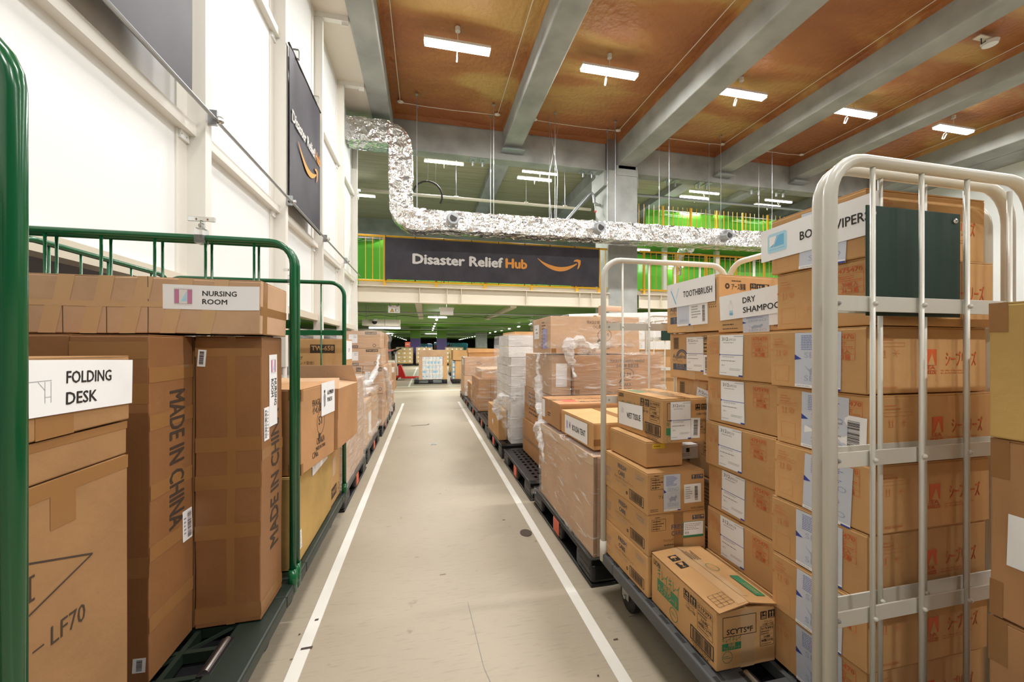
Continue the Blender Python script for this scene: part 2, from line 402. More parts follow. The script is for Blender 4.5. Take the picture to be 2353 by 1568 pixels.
def pr_up(mb, f, u, v, s, m, fg=None, n=0.0009):          # this-way-up: two arrows over a bar
    F = f.sub(u, v, s, s)
    if fg: pr_rect(mb, F, 0, 0, 1, 1, m, n); col, k = fg, n + 0.0004
    else: col, k = m, n
    for cx in (0.30, 0.70):
        pr_rect(mb, F, cx - 0.05, 0.20, cx + 0.05, 0.68, col, k); pr_poly(mb, F, [(cx - 0.15, 0.62), (cx + 0.15, 0.62), (cx, 0.9)], col, k)
    pr_rect(mb, F, 0.12, 0.08, 0.88, 0.14, col, k)
def pr_cup(mb, f, u, v, s, m, fg, n=0.0009):              # fragile cup
    F = f.sub(u, v, s, s); pr_rect(mb, F, 0, 0, 1, 1, m, n); k = n + 0.0004
    pr_poly(mb, F, [(0.25, 0.9), (0.75, 0.9), (0.68, 0.55), (0.56, 0.45), (0.44, 0.45), (0.32, 0.55)], fg, k)
    pr_rect(mb, F, 0.46, 0.15, 0.54, 0.46, fg, k); pr_rect(mb, F, 0.28, 0.10, 0.72, 0.17, fg, k)
def pr_umb(mb, f, u, v, s, m, fg, n=0.0009):              # keep dry umbrella
    F = f.sub(u, v, s, s); pr_rect(mb, F, 0, 0, 1, 1, m, n); k = n + 0.0004
    pr_poly(mb, F, [(0.5 + 0.38 * math.cos(a), 0.5 + 0.36 * math.sin(a)) for a in [math.pi * i / 10 for i in range(11)]], fg, k)
    pr_rect(mb, F, 0.47, 0.14, 0.53, 0.52, fg, k); pr_rect(mb, F, 0.32, 0.12, 0.53, 0.18, fg, k)

# ------------------------------------------------------------------ cardboard boxes
class Box:
    """A carton between the given faces; prints go on its own mesh, paper and tape are parts."""
    def __init__(s, x0, x1, y0, y1, z0, z1, m='kraft', rz=0.0, seed=0, amp=0.0022, freq=2.4, seam='y', flaps=True, open_top=False, n=4, name='cardboard_box'):
        s.sx, s.sy, s.sz = x1 - x0, y1 - y0, z1 - z0; s.loc = ((x0 + x1) / 2, (y0 + y1) / 2, z0); s.rz = rz
        s.seed, s.amp, s.freq, s.name, s.m, s.parts = seed, amp, freq, name, m, []
        mb = s.mb = MB(); hx, hy, h = s.sx / 2, s.sy / 2, s.sz
        n = tuple(min(16, max(3, int(q / 0.065))) for q in (s.sx, s.sy, s.sz))
        if open_top:
            t = 0.005
            mb.rbox(-hx, hx, -hy, hy, 0, h, m, 0.004, n, skip=((2, 1),))
            mb.box(-hx + t, hx - t, -hy + t, hy - t, 0.01, h * 0.55, 'cut')
            for a in ((-hx, -hx + t, -hy, hy), (hx - t, hx, -hy, hy), (-hx, hx, -hy, -hy + t), (-hx, hx, hy - t, hy)): mb.box(*a, h * 0.5, h - 0.003, m)
        else:
            t = 0.0035 if flaps else 0
            mb.rbox(-hx, hx, -hy, hy, 0, h - t, m, 0.004, n)
            if flaps:
                g = 0.0018
                if seam == 'y': mb.box(-hx + 0.001, -g, -hy + 0.0015, hy - 0.0015, h - t, h, m); mb.box(g, hx - 0.001, -hy + 0.0015, hy - 0.0015, h - t, h, m)
                else: mb.box(-hx + 0.0015, hx - 0.0015, -hy + 0.001, -g, h - t, h, m); mb.box(-hx + 0.0015, hx - 0.0015, g, hy - 0.001, h - t, h, m)
        s.F = FR((-hx, -hy, 0), (1, 0, 0), (0, 0, 1), s.sx, h)
        s.B = FR((hx, hy, 0), (-1, 0, 0), (0, 0, 1), s.sx, h)
        s.L = FR((-hx, hy, 0), (0, -1, 0), (0, 0, 1), s.sy, h)
        s.R = FR((hx, -hy, 0), (0, 1, 0), (0, 0, 1), s.sy, h)
        s.T = FR((-hx, -hy, h), (1, 0, 0), (0, 1, 0), s.sx, s.sy)
    def D(s, p):
        if not s.amp: return p
        return p + Vector(noise.noise_vector(p * s.freq + Vector((s.seed * 3.7, s.seed * 1.3, s.seed * 0.7)))) * s.amp
    def part(s, name='paper_label'):
        mb = MB(); s.parts.append((name, mb, None)); return mb
    def paper(s, f, u, v, w, h, rot=0.0, m='paper', label=None, n=0.0018, name='paper_label'):
        mb = MB(); s.parts.append((name, mb, label)); F = f.sub(u, v, w, h, rot, n)
        nu, nv = max(2, int(w / 0.05)), max(2, int(h / 0.05)); ph = rnd.uniform(0, 6)
        mb.grid(lambda a, b: F.p(a, b, 0.0), nu, nv, m)
        mb.grid(lambda a, b: F.p(a, b, -0.0006), nu, nv, m)
        return mb, F
    def tape_over(s, ax='y', w=0.05, drop=0.06, m='tape', faces=True):
        """a strip along the lid seam and down both ends"""
        mb = MB(); s.parts.append(('packing_tape', mb, None)); hx, hy, h, e = s.sx / 2, s.sy / 2, s.sz, 0.0007
        if ax == 'y':
            mb.grid(lambda a, b: Vector((-w / 2 + w * a, -hy + 2 * hy * b, h + e)), 1, 6, m)
            for q in (-1, 1): mb.grid(lambda a, b: Vector((-w / 2 + w * a, q * (hy + e), h - drop * b)), 1, 2, m)
        else:
            mb.grid(lambda a, b: Vector((-hx + 2 * hx * b, -w / 2 + w * a, h + e)), 1, 6, m)
            for q in (-1, 1): mb.grid(lambda a, b: Vector((q * (hx + e), -w / 2 + w * a, h - drop * b)), 1, 2, m)
    def strip(s, f, u0, v0, u1, v1, m='tape', n=0.0007, mb=None):
        if mb is None: mb = MB(); s.parts.append(('packing_tape', mb, None))
        pr_rect(mb, f, u0, v0, u1, v1, m, n); return mb
    def done(s, label, cat='box', group=None):
        s.mb.warp(s.D); o = s.mb.build(s.name, loc=s.loc, rz=s.rz); tag(o, label, cat, group)
        for name, mb, lab in s.parts:
            mb.warp(s.D); c = mb.build(name, parent=o)
            if lab: c['label'] = lab
        return o

# ================================================================== THE SETTING
WX, PX = -1.86, -1.72            # wall panel face and wall post face
YB = 10.63                       # front of the footbridge
mb = MB(); mb.box(-14, 26, -7, 80, -0.2, 0, 'floor'); struct('floor', mb)
def line(x0, x1, y0, y1, name='floor_line'):
    b = MB(); b.box(x0, x1, y0, y1, 0.0, 0.0025, 'linepaint'); struct(name, b)
line(-0.519, -0.468, -3, 8.9); line(0.700, 0.751, -3, 8.9)
line(-3.0, 4.0, 11.30, 11.37); line(-3.0, 4.0, 12.55, 12.62); line(-0.56, -0.50, 12.62, 24)
# little scuffs and dirt on the floor
mb = MB(); r = random.Random(5)
for i in range(46):
    cx, cyy = rnd.choice(((r.uniform(0.78, 1.1), r.uniform(1.0, 1.7)), (r.uniform(-0.45, 0.7), r.uniform(0.9, 6)), (r.uniform(-0.54, -0.47), r.uniform(1, 2)), (r.uniform(0.70, 0.78), r.uniform(1.0, 1.3))))
    s = r.uniform(0.001, 0.004) * (2 if i % 9 == 0 else 1); l = r.choice((1, 1, 3, 9))
    mb.add([(cx - s * l, cyy - s, 0.003), (cx + s * l, cyy - s * 0.8, 0.003), (cx + s * l, cyy + s, 0.003), (cx - s * l, cyy + s * 0.7, 0.003)], [(0, 1, 2, 3)], 'ink2')
for pts in ([(-0.23, 6.3), (-0.1, 6.36), (0.02, 6.36), (0.05, 6.45)], [(0.55, 7.9), (0.7, 7.95), (0.85, 8.0)], [(-0.1, 1.5), (-0.05, 1.3), (0.0, 1.22), (0.02, 1.05)], [(0.2, 1.9), (0.22, 1.5), (0.28, 1.2)]):
    for a, b in zip(pts, pts[1:]):
        d = (Vector((*b, 0)) - Vector((*a, 0))).normalized(); q = Vector((-d.y, d.x, 0)) * (0.008 if a[1] > 4 else 0.0008)
        A, B = Vector((*a, 0.0032)), Vector((*b, 0.0032)); mb.add([A - q, B - q, B + q, A + q], [(0, 1, 2, 3)], 'ink2' if a[1] > 4 else 'grey')
tag(mb.build('floor_dirt'), 'dark specks, cracks and scuffs on the pale concrete aisle floor', 'dirt', kind='stuff')
mb = MB(); mb.box(0.055, 0.135, 5.05, 5.13, 0, 0.003, 'galv'); mb.box(0.062, 0.128, 5.057, 5.123, 0.003, 0.0035, 'conc'); tag(mb.build('floor_plate'), 'small square metal cover set in the middle of the aisle floor', 'floor plate')
mb = MB(); mb.tube([(0.66, 2.55, 0.0015), (0.67, 2.55, 0.004)], 0.035, 'galv', 16); mb.build('x'); bpy.data.objects.remove(bpy.data.objects['x'])
mb = MB()
mb.add([(0.655 + 0.04 * math.cos(a), 2.52 + 0.05 * math.sin(a), 0.0031) for a in [math.pi * i / 8 for i in range(16)]], [tuple(range(16))], 'ink2')
tag(mb.build('floor_patch'), 'round dark patch on the floor touching the right white line', 'patch')

# left wall of white panels with ivory posts and rails
mb = MB(); mb.box(WX - 0.06, WX, -5, 10.62, 1.80, 6.95, 'wall'); struct('wall_left', mb)
POSTS = (-3.6, -1.8, 0.0, 1.80, 3.55, 5.36, 7.12, 8.86, 10.53)
for i, y in enumerate(POSTS):
    b = MB(); b.box(WX, PX, y, y + 0.09, 1.2 if i < 5 else 1.0, 6.855, 'post'); b.box(WX, WX + 0.012, y - 0.13, y, 1.80, 6.95, 'post')
    b.cyl((PX - 0.03, y + 0.045, 0), (PX - 0.03, y + 0.045, 1.2), 0.03, 'post', 8); struct('wall_post', b)
for a, c in zip(POSTS, POSTS[1:]):
    for z in (2.97, 5.16):
        b = MB(); b.box(WX, WX + 0.075, a + 0.09, c, z - 0.045, z + 0.045, 'post'); b.box(WX, WX + 0.03, c - 0.11, c - 0.002, z - 0.11, z - 0.046, 'wall')
        for k in (0.03, 0.09): b.sphere((WX + 0.031, c - 0.01 - k, z - 0.08), 0.006, 'steel', 6, 4)
        struct('wall_rail', b)
    b = MB(); b.box(WX - 0.05, WX + 0.07, a + 0.09, c, 1.70, 1.80, 'beige'); struct('wall_rail', b)
b = MB(); b.box(WX, -1.30, -5, 10.62, 6.95, 7.02, 'soffit')
for y in POSTS: b.box(WX, -1.31, y, y + 0.09, 6.86, 6.95, 'post'); b.box(-1.42, -1.31, y + 0.03, y + 0.05, 6.80, 6.86, 'post')
struct('trim_soffit', b)
# beyond the open foot of the wall
b = MB(); b.box(-2.62, -2.58, -3, 4.1, 0, 2.4, 'slate'); struct('wall_screen', b)
b = MB(); b.box(-9.1, -9.0, -4, 40, 0, 4, 'darkwall'); struct('wall_far_left', b)
b = MB(); b.box(-9, -1.95, -4, 10.6, 2.9, 3.0, 'deckc'); struct('ceiling_side', b)
for y in (5.9, 8.1): b = MB(); b.box(-2.75, -2.5, y, y + 0.25, 0, 2.9, 'wall'); struct('column', b)
b = MB(); b.box(-2.46, -2.38, 4.2, 10, 1.50, 1.60, 'yrail')
for y in (4.3, 6.6, 9.4): b.box(-2.44, -2.40, y, y + 0.05, 0, 1.5, 'yrail')
tag(b.build('guard_rail'), 'yellow horizontal guard beam seen through the gap under the white wall', 'guard rail')
for i, (x, y) in enumerate(((-4.2, 7.0), (-4.2, 9.5), (-6.5, 8.0))):
    t = empty('ceiling_lamp', (x, y, 2.62)); tag(t, 'glowing strip lamp beyond the gap under the white wall', 'lamp', 'lamps beyond the white wall')
    b = MB(); b.box(-0.07, 0.07, -0.6, 0.6, 0.02, 0.07, 'lampcase'); b.cyl((0, 0, 0.07), (0, 0, 0.28), 0.008, 'lampcase'); b.build('case', t)
    b = MB(); b.tube([(0, -0.58, 0), (0, 0.58, 0)], 0.03, 'lamp', 10); b.build('tube', t)

# ceiling, beams, girder, column
BEAMS = [(-1.30, -0.85, 6.9), (2.12, 2.64, 6.88), (5.60, 6.20, 6.70), (9.05, 9.56, 6.85), (12.0, 12.5, 6.9), (15.4, 16.2, 6.75)]
mb = MB(); rr = random.Random(2)
def foam_z(x, y): return 7.46 + 0.035 * noise.noise(Vector((x * 0.8, y * 1.1, 3)))
edges = [(-0.85, 2.12), (2.64, 5.60), (6.20, 9.05), (9.56, 12.0), (12.5, 15.4)]
for a, c in edges:
    mb.grid(lambda u, v: Vector((a + (c - a) * u, -5 + (YB + 5.15) * v, foam_z(a + (c - a) * u, -5 + 15.8 * v))), 14, 60, 'foam')
    mb.grid(lambda u, v: Vector((a + (c - a) * u, YB + 0.10 - 0.05 * v * v, 7.34 + 0.15 * v)), 10, 3, 'foam')
    for e, q in ((a, 1), (c, -1)): mb.grid(lambda u, v: Vector((e + q * 0.05 * v * v + q * 0.004, -5 + (YB + 5.1) * u, 7.34 + 0.15 * v)), 30, 3, 'foam')
struct('ceiling', mb, smooth=True)
b = MB(); b.box(-2, 26, -6, 11.7, 7.62, 7.8, 'conc'); struct('ceiling_slab', b)
for x0, x1, z in BEAMS:
    b = MB(); b.rbox(x0, x1, -5.5, YB + 0.13, z, 7.62, 'conc', 0.03, (1, 20, 1))
    struct('ceiling_beam', b)
    b = MB(); b.box(x0 + 0.02, x1 - 0.02, YB - 0.02, YB + 0.12, z - 0.10, z - 0.001, 'conc'); b.box(x0 - 0.06, x1 + 0.06, YB - 0.12, YB + 0.12, z - 0.13, z - 0.10, 'galv') if z != 6.7 else None
    struct('beam_bearing', b)
    if x0 > -1: b = MB(); b.box(x0, x1, 11.13, 19.5, z + 0.3, 7.39, 'conc'); struct('ceiling_beam', b)
b = MB()
for x0, x1 in ((-1.85, 5.28), (6.28, 20)): b.rbox(x0, x1, YB + 0.13, 11.12, 6.56, 7.62, 'conc', 0.02, (6, 1, 1))
for x in (1.2, 4.55, 7.4, 8.55, 10.6, 11.6):
    for q in (0, 0.28): b.box(x + q, x + q + 0.2, 10.82, 11.08, 6.54, 6.56, 'galv'); b.box(x + q + 0.08, x + q + 0.12, 10.95, 11.0, 6.40, 6.54, 'galv')
struct('girder', b)
b = MB(); b.rbox(5.30, 6.26, YB, 11.55, 0, 6.55, 'conc', 0.03, (3, 3, 8)); b.box(5.55, 6.25, YB - 0.02, 11.5, 6.4, 6.69, 'conc')
b.box(5.28, 5.6, YB + 0.02, 11.5, 6.3, 7.5, 'galv'); b.box(5.2, 6.34, YB + 0.1, 11.6, 6.1, 6.56, 'conc')
struct('column', b)
b = MB(); b.box(-8, 20, 11.12, 19.6, 7.4, 7.5, 'deckc'); struct('ceiling_far', b)
b = MB(); b.box(-8, 20, 19.5, 19.7, 2.8, 7.5, 'conc'); struct('wall_back', b)
b = MB(); b.box(17.2, 17.4, -5, 20, 0, 7.5, 'wall'); b.box(16.2, 17.2, -5, 10.7, 6.75, 7.62, 'conc'); struct('wall_right', b)

# hall lamps
def hall_lamp(loc, label, group, kind=0):
    t = empty('pendant_lamp', loc); tag(t, label, 'lamp', group)
    b = MB(); b.box(-0.64, 0.64, -0.085, 0.085, 0.0, 0.05, 'lampcase'); b.build('case', t)
    b = MB(); b.rbox(-0.63, 0.63, -0.08, 0.08, -0.055, -0.001, 'lamp', 0.015, (1, 1, 1)); b.build('diffuser', t)
    b = MB(); b.cyl((0, 0, 0.05), (0, 0, 0.36), 0.008, 'lampcase', 6); b.cyl((0, 0, 0.28), (0, 0, 0.36), 0.05, 'lampcase', 8); b.build('rod', t)
    b = MB(); b.tube([(0, 0.09, 0.02), (0, 0.2, -0.02), (0, 0.24, -0.14), (0, 0.20, -0.16), (0, 0.14, -0.05)], 0.012, 'lampcase', 6); b.build('cable_loop', t)
    return t
words = ['first', 'second', 'third', 'fourth', 'fifth']
where = ['nearest the white wall', 'between the second and third beams', 'right of the concrete column', 'above the white cage', 'smallest, far right']
for i, (x, y) in enumerate(HALL_LAMPS):
    if y > 5: hall_lamp((x, y, LAMP_Z), 'bright strip lamp under the orange ceiling, ' + where[i], 'lamps under the orange ceiling')
    else: hall_lamp((x, y, LAMP_Z), 'bright strip lamp under the orange ceiling behind the camera', 'ceiling lamps behind the camera')
def tube_lamp(loc, label, group, L=1.2, rod=None):
    rod = rod or 7.398 - loc[2]
    t = empty('batten_lamp', loc); tag(t, label, 'lamp', group)
    b = MB(); b.box(-L / 2, L / 2, -0.05, 0.05, 0.02, 0.06, 'lampcase'); b.cyl((0, 0, 0.06), (0, 0, rod), 0.006, 'galv', 6); b.build('case', t)
    b = MB(); b.tube([(-L / 2, 0, 0), (L / 2, 0, 0)], 0.035, 'lamp', 8); b.build('tube', t)
    b = MB(); b.tube([(0, 0, 0.02), (0, -0.05, -0.08), (0, 0, -0.16), (0, 0.04, -0.05)], 0.01, 'lampcase', 6); b.build('cable_loop', t)
    return t
for x, y, z, nm in ((0.55, 12.25, 7.0, 'left of the column, nearer the foil bend'), (3.62, 12.75, 6.98, 'just left of the column'), (9.75, 12.6, 6.8, 'first right of the column'), (13.1, 12.7, 6.8, 'second right of the column'), (-2.5, 15.6, 7.0, 'beside the white wall edge')):
    tube_lamp((x, y, z), 'lower glowing tube lamp beyond the girder, ' + nm, 'tube lamps beyond the girder')
    tube_lamp((x + 0.06, y - 0.45, z + 0.03), 'upper glowing tube lamp beyond the girder, ' + nm, 'tube lamps beyond the girder')
# smoke alarm, ceiling wires with junction boxes
t = empty('smoke_detector', (10.75, 5.46, 7.26)); tag(t, 'round white smoke detector on a bracket under the orange ceiling', 'smoke detector')
b = MB(); b.tube([(0.2, 0, 0), (0.2, 0, 0.06), (0.2, 0, 0.1)], [0.11, 0.13, 0.10], 'lampcase', 20); b.build('body', t)
b = MB(); b.box(-0.18, 0.2, -0.06, 0.06, 0.09, 0.11, 'soffit'); b.cyl((0, 0, 0.1), (0, 0, 0.21), 0.01, 'galv'); b.tube([(-0.05, 0, 0.09), (0, 0.02, 0.0), (0.08, 0, 0.06)], 0.01, 'ink', 6); b.build('bracket', t)
for k, (a, c) in enumerate(edges):
    pts = [(a + 0.22, -3, 7.40), (a + 0.22, YB - 0.55, 7.38), (c - 0.28, YB - 0.55, 7.38), (c - 0.28, -3, 7.40)]
    b = MB()
    for p, q in zip(pts, pts[1:]):
        n = 8; P = [Vector(p).lerp(Vector(q), i / n) + Vector((0, 0, -0.02 * math.sin(math.pi * i / n) + rr.uniform(-0.008, 0.008))) for i in range(n + 1)]; b.tube(P, 0.008, 'soffit', 5)
    o = tag(b.build('ceiling_wire'), 'thin pale wire looped round the orange ceiling panel, %s' % ('beside the white wall', 'left of the column', 'right of the column', 'above the white cage', 'far right')[k], 'wire', 'ceiling wires')
    for p in pts[1:3]:
        b = MB(); b.sphere((p[0], p[1], p[2] + 0.02), 0.065, 'soffit', 10, 6, (1.3, 0.9, 0.5)); b.build('junction_box', o)

# foil duct with three nozzles, hung from rods
YD0, YD1, HW = 9.70, 10.22, 0.275
def duct():
    path = []
    def arc(cx, cz, r, a0, a1, n): return [(cx + r * math.cos(R(a0 + (a1 - a0) * i / n)), cz + r * math.sin(R(a0 + (a1 - a0) * i / n))) for i in range(n + 1)]
    rad = 0.36
    def seg(p, q, d=0.055):
        n = max(1, int(math.hypot(q[0] - p[0], q[1] - p[1]) / d)); return [(p[0] + (q[0] - p[0]) * i / n, p[1] + (q[1] - p[1]) * i / n) for i in range(n)]
    x1, zt, zl = -0.60, 6.42, 4.38
    path += seg((-1.86, zt), (x1 - rad, zt)); path += arc(x1 - rad, zt - rad, rad, 90, 0, 10)[:-1]
    path += seg((x1, zt - rad), (x1, zl + rad)); path += arc(x1 + rad, zl + rad, rad, 180, 270, 10)[:-1]
    path += seg((x1 + rad, zl), (12.0, zl + 0.12)) + [(12.0, zl + 0.12)]
    prof = []
    k = 8
    for i in range(k): prof.append((HW, -1 + 2 * i / k))
    for i in range(k): prof.append((HW - 2 * HW * i / k, 1))
    for i in range(k): prof.append((-HW, 1 - 2 * i / k))
    for i in range(k): prof.append((-HW + 2 * HW * i / k, -1))
    vs, m = [], len(prof); yc, yh = (YD0 + YD1) / 2, (YD1 - YD0) / 2
    for i, (x, z) in enumerate(path):
        p, q = path[max(0, i - 1)], path[min(len(path) - 1, i + 1)]; dx, dz = q[0] - p[0], q[1] - p[1]; l = math.hypot(dx, dz); nx, nz = -dz / l, dx / l
        pinch = 0.985 if i % 9 == 0 else 1.0
        hw = HW * (0.88 if z < 5 and x > 0 else 1.0)
        for o, y in prof:
            o2 = o / HW * hw
            cr = 1 - 0.02 * (abs(o) >= HW * 0.99 and abs(y) >= 0.99)
            P = Vector((x + nx * o2 * pinch * cr, yc + yh * y * pinch * cr, z + nz * o2 * pinch * cr))
            nv = Vector(noise.noise_vector(P * 4.5)) * 0.024 + Vector(noise.noise_vector(P * 9)) * 0.018 + Vector(noise.noise_vector(P * 20)) * 0.006
            vs.append(P + nv)
    b = MB(); b.add(vs, [(i * m + j, i * m + (j + 1) % m, (i + 1) * m + (j + 1) % m, (i + 1) * m + j) for i in range(len(path) - 1) for j in range(m)], 'foil')
    return b
t = empty('foil_duct', (0, 0, 0)); tag(t, 'silver foil wrapped air duct bending down from the white wall and across', 'air duct')
duct().build('duct_body', t)
for x, ya in ((0.64, 0), (4.52, 0), (8.51, 0)):
    z = 4.40 + 0.0105 * x; b = MB()
    b.tube([(x, YD0 + 0.03, z), (x, YD0 - 0.10, z), (x + 0.01, YD0 - 0.20, z - 0.01)], [0.155, 0.15, 0.135], 'galv', 20)
    b.tube([(x + 0.011, YD0 - 0.198, z - 0.01), (x + 0.012, YD0 - 0.205, z - 0.01)], 0.088, 'ink', 16); b.build('nozzle', t)
for i, x in enumerate((-0.22, 1.68, 3.32, 5.05, 6.7, 8.4, 10.2)):
    for y in (YD0 + 0.02, YD1 - 0.02):
        b = MB(); b.cyl((x, y, 4.62), (x, y, 7.45), 0.009, 'galv', 6); b.cyl((x, y, 5.9), (x, y, 5.98), 0.016, 'steel', 6); b.box(x - 0.03, x + 0.03, y - 0.03, y + 0.03, 7.40, 7.43, 'galv')
        tag(b.build('hanger_rod'), 'thin steel rod hanging from the orange ceiling to the foil duct', 'rod', 'hanger rods of the foil duct')
b = MB(); b.tube([(3.2, 9.9, 7.44), (3.45, 9.9, 5.9), (3.42, 9.9, 4.65)], 0.006, 'steel', 5); b.tube([(3.5, 9.9, 7.3), (3.2, 9.9, 5.8), (3.28, 9.9, 4.65)], 0.006, 'steel', 5)
tag(b.build('brace_wire'), 'pair of crossed steel wires above the foil duct, left of the column', 'wire')

# yellow gas pipe and valve pipe on the column
b = MB(); b.cyl((-1.85, 11.9, 5.80), (5.3, 11.9, 5.78), 0.045, 'beige', 10)
for x in (-0.9, 0.9, 3.1, 4.4): b.cyl((x, 11.9, 5.8), (x, 11.9, 7.398), 0.008, 'galv', 6); b.cyl((x - 0.06, 11.9, 5.8), (x + 0.06, 11.9, 5.8), 0.06, 'beige', 10)
tag(b.build('gas_pipe'), 'cream pipe running behind the foil duct to the concrete column', 'pipe')
b = MB(); b.tube([(4.0, 11.2, 4.9), (4.9, 11.2, 5.95), (5.0, 11.2, 6.05), (5.08, 11.2, 5.98), (5.1, 11.2, 5.75), (5.2, 11.2, 5.68), (5.3, 11.2, 5.68)], 0.045, 'galv', 10)
o = tag(b.build('valve_pipe'), 'grey steel pipe with an elbow fixed to the left of the column', 'pipe'); b = MB(); b.sphere((5.12, 11.15, 5.45), 0.035, 'redpaper', 8, 5); b.cyl((5.12, 11.15, 5.45), (5.12, 11.2, 5.7), 0.008, 'steel', 6); b.build('valve_knob', o)
b = MB(); b.tube([(0.05 + 0.42 * math.cos(a), 11.75, 5.75 + 0.42 * math.sin(a)) for a in [R(170 - 20 * i) for i in range(11)]], 0.028, 'ink', 8)
b.cyl((0.05, 11.75, 6.16), (0.05, 11.75, 7.398), 0.006, 'galv', 6); b.cyl((0.28, 11.75, 6.08), (0.28, 11.75, 7.398), 0.006, 'galv', 6)
tag(b.build('cable_hoop'), 'black looped cable hanging right of the vertical foil duct', 'cable')

# footbridge
b = MB(); b.box(-1.72, 5.3, YB, YB + 0.02, 2.44, 2.83, 'beige'); b.box(-1.72, 5.3, YB - 0.10, YB + 0.12, 2.42, 2.44, 'beige'); b.box(-1.72, 5.3, YB - 0.10, YB + 0.12, 2.83, 2.85, 'beige')
for x in (-0.17, 0.55, 0.93, 2.75, 4.35, 4.72): b.box(x, x + 0.012, YB - 0.09, YB, 2.44, 2.83, 'beige')
b.box(6.3, 15, YB, YB + 0.02, 2.44, 2.83, 'beige'); b.box(6.3, 15, YB - 0.10, YB + 0.12, 2.42, 2.44, 'beige'); b.box(6.3, 15, YB - 0.10, YB + 0.12, 2.83, 2.85, 'beige')
for x in (7.0, 8.6): b.box(x, x + 0.012, YB - 0.09, YB, 2.44, 2.83, 'beige')
struct('bridge_beam', b)
b = MB(); b.box(-1.72, 15, YB + 0.121, YB + 0.14, 2.85, 2.98, 'soffit'); b.box(-8, 16, YB + 0.13, 19.5, 2.74, 2.85, 'conc'); struct('bridge_deck', b)
def railing(x0, x1, y, z0, zb, zt, step, posts, name_label, top=True):
    t = empty('yellow_railing', (0, 0, 0)); tag(t, name_label, 'railing')
    if top: b = MB(); b.cyl((x0, y, zt), (x1, y, zt), 0.03, 'yrail', 8); b.build('top_rail', t)
    b = MB(); b.cyl((x0, y, zb), (x1, y, zb), 0.026, 'yrail', 8); b.build('bottom_rail', t)
    for x in posts: b = MB(); b.box(x - 0.03, x + 0.03, y - 0.02, y + 0.02, z0, zt, 'yrail'); b.box(x - 0.07, x + 0.07, y - 0.05, y + 0.05, z0, z0 + 0.015, 'beige'); b.build('post', t)
    b = MB(); x = x0 + step
    while x < x1:
        if all(abs(x - p) > 0.06 for p in posts): b.cyl((x, y, zb), (x, y, zt), 0.011, 'yrail', 6)
        x += step
    b.build('balusters', t); return t
railing(-1.72, 5.28, YB + 0.05, 2.85, 3.0, 4.17, 0.178, (-1.07, 0.27, 1.6, 2.95, 4.32, 5.02), 'yellow railing on the footbridge behind the dark banner')
railing(6.35, 14.8, YB + 0.05, 2.85, 3.0, 4.17, 0.19, (6.5, 7.6, 8.7, 9.8, 10.9, 12.0, 13.1), 'yellow railing of the lower deck right of the column')
# upper deck right of the column
b = MB(); b.box(6.3, 17.2, 12.0, 19.5, 4.90, 5.0, 'conc'); b.box(6.3, 17.2, 12.0, 19.5, 4.86, 4.899, 'gceil'); b.box(6.3, 17.2, 11.95, 12.0, 4.84, 5.02, 'beige'); struct('upper_deck', b)
railing(6.6, 16.8, 12.1, 5.0, 5.1, 6.20, 0.19, (7.0, 8.1, 9.2, 10.3, 11.4, 12.5, 13.6), 'yellow railing of the upper deck above the foil duct', False)
b = MB(); b.cyl((6.3, 11.75, 6.34), (16.5, 11.75, 6.36), 0.05, 'galv', 10); tag(b.build('conduit_pipe'), 'grey pipe above the upper yellow railing, right of the column', 'pipe')
def gsheet(x0, x1, y, z0, z1, label):
    b = MB(); b.grid(lambda u, v: Vector((x0 + (x1 - x0) * u, y + 0.035 * math.sin((x0 + (x1 - x0) * u) * 2.1) + 0.02 * noise.noise(Vector((u * 30, v * 4, 1))), z0 + (z1 - z0) * v)), 60, 6, 'gsheet')
    o = b.build('vinyl_sheet', smooth=True); tag(o, label, 'sheet'); s = o.modifiers.new('thick', 'SOLIDIFY'); s.thickness = 0.006
    b = MB(); b.cyl((x0, y, z1 + 0.015), (x1, y, z1 + 0.015), 0.02, 'galv', 8); b.build('curtain_rail', o)
gsheet(-3.5, 5.1, 13.1, 2.86, 4.72, 'shiny green vinyl sheet behind the bridge railing, left of the column')
gsheet(6.35, 15, 13.1, 2.86, 4.70, 'shiny green vinyl sheet on the lower deck right of the column')
gsheet(7.9, 16, 12.9, 5.01, 6.34, 'shiny green vinyl sheet on the upper deck above the foil duct')
for x in (6.75, 8.4, 10.6): b = MB(); b.box(x, x + 0.15, 12.5, 12.65, 2.85, 4.86, 'post'); struct('deck_post', b)
tube_lamp((7.1, 12.3, 4.66), 'glowing tube lamp under the upper deck, nearest the column', 'lamps under the upper deck', 1.2, 0.198)
tube_lamp((9.2, 12.9, 4.3), 'glowing tube lamp under the upper deck, above the white cage rail', 'lamps under the upper deck', 0.6, 0.558)
b = MB(); b.tube([(8.0, 10.5, 4.3), (8.0, 10.9, 4.35), (8.05, 11.2, 4.1), (8.05, 11.25, 3.6)], 0.13, 'foil', 12); tag(b.build('branch_duct'), 'short bent foil branch duct behind the long foil duct', 'air duct')

